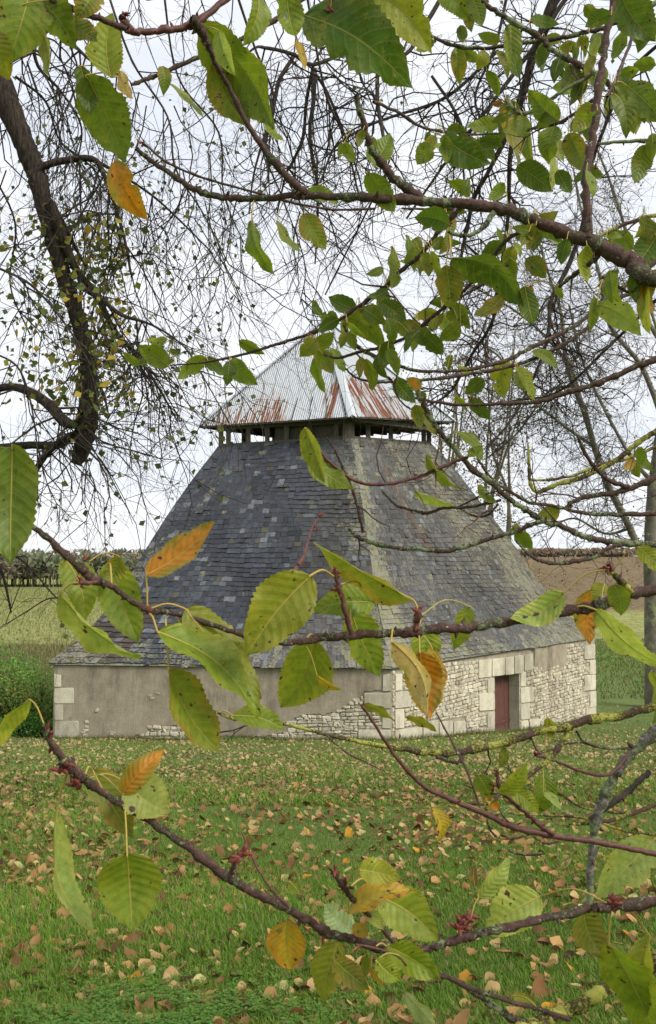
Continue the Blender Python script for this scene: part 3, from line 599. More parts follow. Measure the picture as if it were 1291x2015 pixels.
for i in ind:
    c = cl[i]; s_ = c[:3].sum(); nm_ = 'amber' if c[0] > .4 and c[2] < .06 else ('pale buff' if s_ > .9 else 'light tan' if s_ > .72 else 'tan brown' if s_ > .52 else 'russet brown' if s_ > .3 else 'dark brown')
    px_, py_ = pj[i]; sz = np.ptp(V[i][:, 0])+np.ptp(V[i][:, 1]); szn = 'large' if sz > .105 else 'small' if sz < .07 else 'mid-sized'; flat = 'curled' if np.ptp(V[i][:, 2]) > .026 else 'flat'
    plc = ('at far left' if px_ < 220 else 'left of centre' if px_ < 430 else 'below the amber leaf' if px_ < 600 else 'near the middle' if px_ < 800 else 'right of centre' if px_ < 1000 else 'at far right' if px_ < 1180 else 'by the right edge')
    row = 'at the very bottom' if py_ > 1970 else 'near the bottom' if py_ > 1920 else 'in the front grass' if py_ > 1860 else 'in the middle grass' if py_ > 1800 else 'higher up the grass'
    o = mesh_obj('fallen_leaf', V[i], q, M['litter'], col=np.tile(c, (len(q), 1)), smooth=True, origin=V[i].mean(0)-[0, 0, .02])
    tag(o, szn+' '+flat+' '+nm_+' leaf '+row+' '+plc, 'leaf', 'fallen leaves strewn over the near lawn')
rest = np.setdiff1d(np.arange(nn_), ind); m_ = V.shape[1]; Vr = V[rest].reshape(-1, 3); Fr = (np.arange(len(rest))[:, None, None]*m_+q[None]).reshape(-1, 4); cr_ = np.repeat(cl[rest], len(q), axis=0)
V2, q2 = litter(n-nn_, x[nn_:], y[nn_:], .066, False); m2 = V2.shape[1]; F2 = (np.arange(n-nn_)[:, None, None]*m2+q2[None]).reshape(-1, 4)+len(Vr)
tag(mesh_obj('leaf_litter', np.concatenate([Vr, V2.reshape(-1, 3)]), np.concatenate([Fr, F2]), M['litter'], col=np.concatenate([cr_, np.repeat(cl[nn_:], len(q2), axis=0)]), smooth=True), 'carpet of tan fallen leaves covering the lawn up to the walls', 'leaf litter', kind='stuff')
print('litter', n, nn_)

# ------------------------------------------------------------ background trees and bushes
def limb(T, pxs, depth0, depth1, wscale=1, n=5, rough=.12, c=(0, 0, 0, 0)):
    m = len(pxs); pts = np.array([P(x, y, depth0+(depth1-depth0)*i/(m-1)) for i, (x, y, w_) in enumerate(pxs)]); wd = np.array([q[2] for q in pxs])
    cp_ = catmull(pts, n); ww = np.interp(np.linspace(0, m-1, len(cp_)), np.arange(m), wd); r = ww/2*cp_[:, 1]/F*wscale; T.add(cp_, r, c, rough=rough); return cp_, r
def grow(T, p, d, L, r, lev, droop=0, wig=.25, spread=.7, kids=(2, 4), tips=None, up=0, lenf=.6):
    n = max(3, int(3+lev)); pts = [np.array(p)]; d = nrm(d)
    for i in range(n):
        d = nrm(d+np.array([random.gauss(0, wig), random.gauss(0, wig*.8), random.gauss(0, wig)])+np.array([0, 0, -droop+up])); pts.append(pts[-1]+d*L/n)
    rr = r*np.linspace(1, .45, n+1); T.add(pts, rr)
    if tips is not None and lev <= 1: tips.extend(pts[1:])
    if lev > 0:
        for k in range(random.randint(*kids)):
            i = random.randint(1, n); b = pts[i]; dd = nrm(nrm(pts[i]-pts[i-1])+np.array([random.gauss(0, spread), random.gauss(0, spread), random.gauss(0, spread)]))
            grow(T, b, dd, L*random.uniform(lenf*.7, lenf*1.2), rr[i]*.72, lev-1, droop, wig, spread, kids, tips, up, lenf)
def small_leaves(tips, n, size, pal, name, parent, hang=True, jit=.05):
    tp = np.array(tips); i = R.integers(0, len(tp), n); c = tp[i]+R.normal(0, jit, (n, 3)); L = size*(.6+.8*R.random(n))[:, None]
    a = R.normal(0, 1, (n, 3)); a[:, 2] -= .8 if hang else 0; a /= np.linalg.norm(a, axis=1)[:, None]; b = np.cross(a, R.normal(0, 1, (n, 3))); b /= np.linalg.norm(b, axis=1)[:, None]; nn = np.cross(a, b)
    V = np.stack([c, c+a*L*.4+b*L*.42+nn*L*.1, c+a*L, c+a*L*.4-b*L*.42+nn*L*.1], 1).reshape(-1, 3); b0 = np.arange(n)[:, None]*4
    Fq = np.concatenate([b0+np.array([[0, 1, 2]]), b0+np.array([[0, 2, 3]])], 0); pal = np.array(pal); cc = pal[R.integers(0, len(pal), n)]*(.75+.5*R.random((n, 1))); cc = np.concatenate([cc, np.ones((n, 1))], 1)
    return tag(mesh_obj(name, V, Fq, M['foliage'], parent, col=np.concatenate([cc, cc], 0)), kind='stuff')
# left tree
TD = 8.0
lt_ = root('old_tree', (-4.6, 8.3, float(gz(-4.6, 8.3))), 'old tree at the left whose thick furrowed limb ends in a broken stump', 'tree')
T = Tubes(14); b0 = np.array([-4.6, 8.3, float(gz(-4.6, 8.3))-.1]); T.add(catmull([b0, b0+[.05, 0, 1.5], b0+[.0, -.1, 3.5], b0+[.2, -.2, 5.5], b0+[.9, -.2, 7.0]], 6), np.linspace(.34, .2, 25), rough=.08); T.build('trunk', M['bark_old'], lt_)
T = Tubes(16); q = [(x_+9, y_, w_*.74) for x_, y_, w_ in [(-420, -420, 70), (-240, -240, 70), (-90, -60, 68), (-35, 90, 66), (5, 200, 62), (42, 290, 56), (60, 335, 52), (75, 390, 47), (97, 470, 50), (118, 550, 40), (145, 630, 42), (162, 700, 44), (166, 770, 50), (162, 830, 52), (153, 880, 48), (140, 914, 30)]]
lc, lr = limb(T, q, TD, TD, n=8, rough=.26); T.build('limb', M['bark_old'], lt_)
lbs = [[(60, 345, 20), (90, 325, 15), (140, 314, 14), (185, 314, 13), (205, 345, 9), (225, 400, 8), (245, 470, 6), (258, 540, 5)],
       [(185, 314, 8), (240, 345, 6), (300, 385, 5), (350, 430, 4), (420, 500, 3)],
       [(100, 400, 20), (125, 470, 18), (150, 530, 15), (190, 580, 14), (225, 650, 12), (270, 700, 8), (310, 760, 5), (350, 830, 3)],
       [(150, 560, 10), (200, 590, 10), (240, 620, 8), (300, 640, 5), (360, 680, 3), (400, 740, 3)],
       [(-60, 790, 14), (10, 762, 16), (60, 772, 18), (100, 800, 22), (122, 825, 24), (146, 835, 18), (162, 815, 8)],
       [(-60, 885, 14), (0, 880, 15), (60, 876, 16), (110, 876, 17), (138, 862, 14), (160, 835, 6)],
       [(40, 985, 9), (68, 930, 12), (90, 895, 14), (120, 868, 14), (150, 850, 10)],
       [(100, 395, 10), (125, 440, 9), (150, 490, 7), (170, 525, 4)], [(178, 700, 12), (190, 745, 9), (205, 780, 6), (213, 812, 3)],
       [(-30, 120, 10), (20, 85, 11), (60, 75, 12), (110, 60, 8), (180, 120, 6), (240, 150, 5)],
       [(60, 60, 8), (75, 130, 7), (120, 180, 5), (160, 250, 4), (150, 330, 3)], [(30, 150, 6), (90, 200, 5), (120, 280, 4), (190, 340, 4), (200, 420, 3)],
       [(-20, 330, 4), (30, 440, 4), (20, 560, 3), (60, 660, 3)], [(210, -20, 5), (260, 120, 5), (330, 230, 4), (345, 330, 4), (400, 420, 3), (450, 520, 2.5)],
       [(320, -30, 5), (350, 150, 4), (430, 260, 4), (440, 380, 3), (480, 480, 2.5)], [(-20, 520, 5), (60, 560, 5), (130, 640, 4), (180, 720, 3)], [(-20, 690, 4), (40, 730, 4), (70, 850, 3), (75, 1000, 2)],
       [(460, -30, 6), (500, 90, 5), (540, 200, 4), (523, 300, 4), (560, 400, 3), (600, 520, 2.5), (590, 600, 2)], [(600, -30, 5), (640, 180, 5), (680, 273, 4), (713, 380, 3), (700, 470, 2)]]
anch = []
for i, q in enumerate(lbs):
    T = Tubes(8); c_, r_ = limb(T, q, TD-.1*random.random(), TD+random.uniform(-1.2, .9), n=6, rough=.15); T.build('branch', M['bark_old'], lt_); 
    if i != 7 and i != 8: anch += [(c_[k], r_[k]) for k in range(len(c_)//4, len(c_))]
T = Tubes(3); tips = []
for k in range(210):
    p, r_ = anch[random.randrange(len(anch))]; pxx, pyy = proj(p)
    if pyy > 760 and pxx < 160 and random.random() < .8: continue
    grow(T, p, [random.gauss(.25, .5), random.gauss(0, .5), random.gauss(-.6, .35)], random.uniform(.5, 1.3), max(.0055, min(.010, r_*.7)), 2, .17, .34, .7, (2, 4), tips, 0, .55)
for k in range(85):
    p, r_ = random.choice(anch)
    if not (450 < proj(p)[1] < 900): continue
    grow(T, p, [random.gauss(.55, .45), random.gauss(0, .4), random.gauss(-.55, .3)], random.uniform(.7, 1.5), .0065, 2, .14, .34, .7, (2, 4), tips, 0, .55)
for k in range(40):
    px_, py_ = random.uniform(150, 470), random.uniform(380, 720); p = P(px_, py_, random.uniform(7.4, 9.0)); grow(T, p, [random.gauss(.3, .3), 0, -1], random.uniform(.5, 1.1), .0045, 2, .12, .34, .7, (2, 4), tips, 0, .5)
# extra hanging curtains over the upper centre-left
for k in range(75):
    px_, py_ = random.uniform(-20, 640), random.uniform(-120, 430)
    if px_ > 520 and random.random() < .4: continue
    p = P(px_, py_, random.uniform(7.4, 9.6)); grow(T, p, [random.gauss(.15, .35), 0, -1], random.uniform(.7, 1.5), .0075, 2, .13, .34, .7, (3, 5), tips, 0, .5)
tag(T.build('hanging_twigs', M['bark_mid'], lt_), kind='stuff'); print('left twig verts', T.n)
tl = [p for p in tips if 0 < proj(p)[0] < 520 and proj(p)[1] > 150]; tn = [p for p in tips if 0 < proj(p)[0] < 250 and 430 < proj(p)[1] < 800]
small_leaves(tl, 1000, .048, [[.10, .12, .03], [.16, .17, .04], [.07, .09, .03]], 'foliage', lt_, jit=.03)
small_leaves(tn, 900, .062, [[.14, .17, .03], [.24, .23, .04], [.36, .27, .04], [.10, .13, .03]], 'foliage', lt_, jit=.08)
# ivy-like bottom-left twigs belong to a shrub near the field
# overhead dark tree to the right
ot = root('bare_tree', (5.6, 11.5, float(gz(5.6, 11.5))), 'nearly bare tree whose dark drooping limbs cross the sky at the top right', 'tree')
T = Tubes(12); b0 = np.array([5.6, 11.5, float(gz(5.6, 11.5))-.1]); T.add(catmull([b0, b0+[-.1, 0, 2.5], b0+[-.2, -.3, 5.2], b0+[-.9, -.8, 7.8], b0+[-1.8, -1.2, 9.4]], 6), np.linspace(.3, .10, 25), rough=.1); T.build('trunk', M['bark_old'], ot)
T = Tubes(8); dl = [[(1240, -160, 30), (1110, -30, 24), (1067, 67, 21), (1047, 117, 18), (1030, 180, 16), (1000, 260, 12), (960, 340, 9), (930, 400, 8), (905, 515, 6), (880, 600, 4), (840, 660, 3)],
      [(1030, 180, 12), (1005, 300, 10), (1000, 420, 8), (985, 540, 7), (970, 630, 7), (927, 700, 6), (887, 770, 5), (840, 800, 3)],
      [(1240, -90, 12), (1130, -20, 10), (1067, 70, 9), (1000, 160, 8), (940, 240, 6), (870, 330, 5), (800, 430, 4)],
      [(900, -60, 10), (830, 60, 9), (790, 110, 8), (700, 100, 7), (617, 127, 8), (577, 107, 8), (527, 95, 7), (497, 97, 5), (450, 150, 3)],
      [(577, 113, 8), (550, 157, 9), (540, 200, 8), (523, 260, 6), (500, 340, 4), (490, 420, 3)], [(620, 135, 9), (617, 200, 9), (610, 250, 8), (613, 300, 8), (623, 350, 7), (625, 430, 5), (620, 520, 3)],
      [(617, 127, 7), (603, 200, 7), (597, 267, 7), (577, 317, 6), (563, 343, 5), (545, 420, 3)], [(705, 380, 4), (680, 273, 5), (663, 227, 6), (643, 180, 6), (617, 140, 7)],
      [(743, 130, 9), (743, 200, 9), (753, 260, 8), (760, 330, 5), (750, 420, 3)], [(980, 100, 7), (880, 190, 7), (770, 230, 6), (720, 250, 6), (660, 290, 5), (630, 360, 4)],
      [(1000, -20, 7), (975, 90, 6), (935, 190, 5), (960, 260, 4)], [(850, 150, 6), (890, 210, 6), (910, 260, 5), (895, 330, 4)], [(1160, 330, 9), (1150, 430, 10), (1120, 520, 10), (1085, 590, 9), (1080, 650, 8), (1060, 720, 6), (1010, 820, 5), (960, 880, 4)],
      [(1330, 60, 8), (1250, 130, 7), (1210, 200, 7), (1160, 330, 7)], [(1291, 590, 7), (1200, 680, 6), (1100, 770, 5), (1000, 790, 3)], [(760, 340, 4), (640, 580, 3), (735, 420, 4)][:2]]
anch = []; mains = [0, 1, 2, 3, 12]
for i, q in enumerate(dl):
    T = Tubes(8); c_, r_ = limb(T, q, 9.6, 9.6+random.uniform(-1.5, 1.5), n=6, rough=.15); T.build('branch', M['bark_old'], ot); anch += [(c_[k], r_[k]) for k in range(len(c_)//5, len(c_))]
T = Tubes(3); tips = []
for k in range(330):
    p, r_ = anch[random.randrange(len(anch))]
    if proj(p)[0] < 780 and random.random() < .55: continue
    grow(T, p, [random.gauss(-.1, .7), random.gauss(0, .5), random.gauss(-.35, .6)], random.uniform(.5, 1.2), max(.005, min(.011, r_*.7)), 2, .07, .36, .8, (2, 4), tips, 0, .6)
tag(T.build('twigs', M['bark_mid'], ot), kind='stuff')
small_leaves([p for p in tips if proj(p)[0] > 600], 260, .04, [[.10, .12, .03], [.20, .17, .04]], 'foliage', ot)
# tree right of the building (trunk on the frame edge)
rt = root('lichened_tree', P(1285, 1330, 44)*[1, 1, 0]+[0, 0, float(gz(P(1285, 1330, 44)[0], 44))], 'bare grey tree with a lichened trunk behind the building at the right edge', 'tree')
T = Tubes(12); gy = proj(np.array([P(1285, 1330, 44)[0], 44, float(gz(P(1285, 1330, 44)[0], 44))-.3]))[1]
limb(T, [(1290, gy, 40), (1286, 1200, 34), (1283, 1080, 32), (1288, 960, 27), (1303, 820, 17), (1322, 650, 13), (1330, 480, 10), (1318, 330, 7), (1300, 200, 4)], 44, 44, n=6, rough=.1); T.build('trunk', M['bark_pale'], rt); anch = []
for q in [[(1283, 1090, 20), (1262, 1085, 15), (1240, 1040, 14), (1212, 985, 14), (1190, 940, 13), (1170, 880, 12), (1150, 810, 12), (1130, 760, 11), (1112, 700, 9), (1105, 620, 7), (1080, 540, 5), (1060, 470, 4)], [(1150, 810, 8), (1120, 720, 7), (1050, 640, 5), (980, 590, 4), (920, 560, 3)],
          [(1303, 820, 12), (1262, 720, 10), (1200, 640, 9), (1180, 540, 7), (1150, 440, 5), (1130, 340, 4)], [(1170, 880, 7), (1100, 830, 6), (1040, 780, 5), (980, 700, 4), (900, 650, 3)], [(1316, 700, 11), (1250, 580, 8), (1230, 450, 7), (1190, 330, 5), (1150, 240, 4)],
          [(1284, 950, 10), (1230, 880, 7), (1150, 720, 5), (1120, 600, 4)], [(1290, 900, 9), (1320, 800, 8), (1290, 640, 6), (1250, 540, 4)], [(1240, 1040, 6), (1190, 1050, 5), (1130, 1020, 4), (1080, 1040, 3)], [(1130, 760, 6), (1080, 770, 5), (1020, 850, 4), (960, 900, 3)]]:
    T = Tubes(7); c_, r_ = limb(T, q, 44, 44+random.uniform(-4, 3), n=5, rough=.12); T.build('branch', M['bark_pale'], rt); anch += [(c_[k], r_[k]) for k in range(len(c_)//5, len(c_))]
T = Tubes(3); tips = []
for k in range(400):
    p, r_ = anch[random.randrange(len(anch))]; grow(T, p, [random.gauss(-.2, .8), random.gauss(0, .7), random.gauss(.15, .6)], random.uniform(1.6, 3.6), .026, 3, .0, .38, .7, (2, 4), tips, .0, .6)
tag(T.build('twigs', M['bark_hazy'], rt), kind='stuff'); print('right twig', T.n)
small_leaves(tips, 1500, .12, [[.14, .12, .05], [.20, .17, .05]], 'foliage', rt)
# many-stemmed tree behind the roof
mt = root('multi_stemmed_tree', (6.4, 47, float(gz(6.4, 47))), 'multi-stemmed tree with thin pale stems rising behind the right slope of the roof', 'tree'); anch = []
for k in range(10):
    x0 = random.uniform(870, 1010); x1 = x0+random.uniform(-70, 90)*1.0; yt = random.uniform(640, 800); T = Tubes(6)
    c_, r_ = limb(T, [(940+(x0-940)*.4, 1330, 9), (x0, 1100, 8), (x0+(x1-x0)*.3+random.uniform(-14, 14), 970, 6), (x0+(x1-x0)*.6+random.uniform(-18, 18), 870, 4), (x1, yt, 2)], 47, 47+random.uniform(-2, 2), n=4); T.build('stem', M['bark_fawn'], mt); anch += [(c_[i], r_[i]) for i in range(6, len(c_))]
T = Tubes(3); tips = []
for k in range(140): p, r_ = anch[random.randrange(len(anch))]; grow(T, p, [random.gauss(0, .6), random.gauss(0, .5), random.gauss(.5, .4)], random.uniform(1.0, 2.2), .017, 2, 0, .25, .6, (2, 4), tips, .08, .6)
tag(T.build('twigs', M['bark_fawn'], mt), kind='stuff'); small_leaves(tips, 3200, .12, [[.26, .22, .06], [.20, .20, .06], [.30, .20, .06]], 'foliage', mt, jit=.15)
def bush(name, label, cx, cy, rx, ry, h, n, size, pal, nl=60, m='foliage'):
    z0 = float(gz(cx, cy)); r_ = root(name, (cx, cy, z0), label, 'bush'); T = Tubes(4); tips = []
    for k in range(nl):
        a = random.random()*6.28; q = math.sqrt(random.random()); e = np.array([cx+rx*q*math.cos(a), cy+ry*q*math.sin(a), z0+h*math.sqrt(max(.05, 1-q*q))*random.uniform(.7, 1.05)]); s = np.array([cx+(e[0]-cx)*.5, cy+(e[1]-cy)*.5, z0])
        pts = catmull([s, (s+e)/2+R.normal(0, .12, 3), e], 3); T.add(pts, np.linspace(.03, .006, len(pts)))
        for p in pts[1:]: tips.append(p)
        for j in range(5): tips.append(e+R.normal(0, 1, 3)*[rx*.14, ry*.14, h*.11])
    T.build('stem', M['bark_mid'], r_); small_leaves(tips, n, size, pal, 'leaves', r_, False, jit=.14*h*.6); return r_
px = P(40, 1400, 33); bush('leafy_bush', 'dense dark green bush left of the plastered wall', -10.55, 33.2, 1.9, 1.6, 2.05, 17000, .075, [[.12, .22, .045], [.17, .31, .055], [.23, .36, .07], [.24, .19, .07]], 150)
bush('leafy_bush', 'bright green nettle clump on top of the bank at the left edge', -11.9, 34.4, 2.1, 1.3, 2.75, 11000, .085, [[.12, .30, .04], [.16, .36, .06], [.09, .22, .04]], 90)
bush('low_bush', 'low fresh green weeds at the foot of the bush by the left wall corner', -9.9, 31.2, 1.3, .6, .65, 4500, .06, [[.09, .22, .03], [.12, .26, .05]], 60)
bush('autumn_bush', 'brownish yellow half-bare bush behind the lower right roof edge', 10.3, 46.5, 2.0, 1.5, 5.2, 4200, .10, [[.26, .17, .06], [.20, .16, .05], [.32, .24, .07]], 120)
# bare twiggy shrub at left in front of the field
sh = root('bare_shrub', (-6.2, 16.5, float(gz(-6.2, 16.5))), 'bare dark twiggy shrub against the field at the left edge', 'bush'); T = Tubes(4)
for q in [[(-60, 1020, 6), (-20, 1080, 6), (5, 1130, 6), (15, 1170, 5), (22, 1205, 3)], [(-40, 1090, 4), (30, 1095, 4), (70, 1130, 4), (100, 1165, 3), (118, 1182, 2)], [(118, 1176, 3), (90, 1180, 3), (50, 1205, 3), (0, 1235, 2), (-30, 1255, 2)], [(30, 1095, 3), (55, 1100, 3), (40, 1150, 2), (25, 1190, 2), (10, 1230, 1.5)]]:
    c_, r_ = limb(T, q, 8, 8.2, n=4)
    for k in range(9): i = random.randrange(len(c_)); grow(T, c_[i], [random.gauss(0, .7), random.gauss(0, .3), random.gauss(-.1, .7)], random.uniform(.12, .3), .0025, 1, .02, .3, .6, (1, 3))
b0 = np.array([-6.2, 16.5, float(gz(-6.2, 16.5))]); T.add(catmull([b0-[0, 0, .1], b0+[.3, -2, 1.6], b0+[.9, -5, 2.2], P(-60, 1020, 8)], 6), np.linspace(.05, .014, 19)); T.build('branches', M['bark_mid'], sh)
# far wood
def wood(x0, x1, y0, dy, n, hgt, pal, name, label, trunks=True):
    T = Tubes(4); Vc = []; cs = []; Fc = []; k = 0
    for i in range(n):
        x = random.uniform(x0, x1); y = y0+random.uniform(0, dy); z = float(gz(x, y)); h = hgt*random.uniform(.75, 1.1)
        T.add([[x, y, z-.3], [x+random.gauss(0, .15), y, z+h*.6], [x+random.gauss(0, .3), y, z+h*.92]], [.14, .10, .05])
        m = 110; c = np.stack([R.normal(0, 1.5, m), R.normal(0, 1.5, m), R.beta(1.6, 1.5, m)*h*.72+h*.28], -1)+[x, y, z]; base_c = np.array(pal[random.randrange(len(pal))])
        for p in c:
            a = R.normal(0, 1, 3)*.40; b = R.normal(0, 1, 3)*.34; Vc += [p-a, p+b, p+a, p-b]; Fc.append((k, k+1, k+2, k+3)); k += 4; cs.append((*(base_c*random.uniform(.6, 1.3)), 1))
    o = root(name, (x0/2+x1/2, y0, 0), label, 'wood'); tag(o, kind='stuff'); tag(T.build('trunks', M['far_bark'], o), kind='stuff'); tag(mesh_obj('crowns', np.array(Vc), np.array(Fc), M['foliage'], o, col=np.array(cs)), kind='stuff')
wood(-150, -5, 232, 26, 430, 8.6, [[.20, .25, .14], [.26, .27, .16], [.18, .21, .13], [.32, .27, .19], [.31, .26, .20]], 'far_wood', 'pine and oak wood along the far edge of the field')
n = 900; T = Tubes(3)
wood(60, 150, 318, 18, 210, 2.4, [[.34, .25, .17], [.28, .22, .14]], 'far_hedge', 'low russet hedge along the crest of the brown hill')
xw = []; 
for wl in (WL, WR):
    for k in range(5200): p = wl.pt(random.uniform(-.2, wl.L+.2), 0, random.uniform(.02, .35)**1.4); xw.append(p[:2])
xw = np.array(xw); n = len(xw); zz_ = gz(xw[:, 0], xw[:, 1])-.02; a_ = R.random(n)*6.28; hh = .20*(.25+R.random(n)**2); b_ = np.stack([xw[:, 0], xw[:, 1], zz_], -1); s_ = np.stack([-np.sin(a_), np.cos(a_), 0*a_], -1)*.010; t_ = b_+np.stack([np.cos(a_)*hh*.6, np.sin(a_)*hh*.6, hh], -1)
tag(mesh_obj('wall_foot_grass', np.stack([b_-s_, b_+s_, t_], 1).reshape(-1, 3), np.arange(n*3).reshape(-1, 3), M['grass'], col=np.concatenate([np.array([[.11, .19, .03], [.20, .21, .07], [.27, .24, .11]])[R.integers(0, 3, n)], np.ones((n, 1))], 1)), 'longer uncut grass growing along the foot of the building walls', 'grass', kind='stuff')
# rough grass strip at the near edge of the field and the bank
def tufts(n, xr, yr, h, wd, pal, name, label):
    x = R.uniform(*xr, n); y = R.uniform(*yr, n); k = ~inside_building(x, y); x, y = x[k], y[k]; n = len(x); z = gz(x, y)-.02; a = R.random(n)*6.28; hh = h*(.4+R.random(n)); b = np.stack([x, y, z], -1); s = np.stack([-np.sin(a), np.cos(a), 0*a], -1)*wd; t_ = b+np.stack([np.cos(a)*hh*.5, np.sin(a)*hh*.5, hh], -1)
    V = np.stack([b-s, b+s, t_], 1).reshape(-1, 3); c = np.array(pal)[R.integers(0, len(pal), n)]*(.7+.6*R.random((n, 1))); return tag(mesh_obj(name, V, np.arange(n*3).reshape(-1, 3), M['grass'], col=np.concatenate([c, np.ones((n, 1))], 1)), label, 'grass', kind='stuff')
tufts(42000, (-34, -4), (47, 76), .38, .03, [[.22, .17, .09], [.15, .15, .05], [.27, .24, .11], [.12, .16, .04]], 'rough_grass', 'dry rough grass strip along the near edge of the left field')
tufts(60000, (-75, -4), (78, 225), .30, .06, [[.27, .28, .10], [.20, .24, .07], [.30, .27, .13]], 'stubble', 'pale green stubble covering the left field')
tufts(30000, (8, 40), (47, 82), .2, .04, [[.11, .18, .04], [.15, .20, .05], [.20, .18, .08]], 'green_strip', 'bright green grass strip behind the building at the right')
# ------------------------------------------------------------ the cherry tree in front
ch = root('cherry_tree', (1.75, 2.2, float(gz(1.75, 2.2))), 'cherry tree whose close branches with green and orange leaves frame the view', 'tree')
T = Tubes(14); b0 = np.array([1.75, 2.2, float(gz(1.75, 2.2))-.1]); tk = catmull([b0, b0+[.02, 0, .6], b0+[-.03, .02, 1.3], b0+[.0, -.02, 2.0], b0+[-.1, 0, 2.8], b0+[-.2, -.1, 3.8]], 6); T.add(tk, np.linspace(.11, .04, len(tk)), rough=.08); T.build('trunk', M['cherry'], ch)
YL = (.36, .35, .07); GL = (.22, .25, .13)
BR = []   # sampled branch points for petiole attachment: px,py,depth
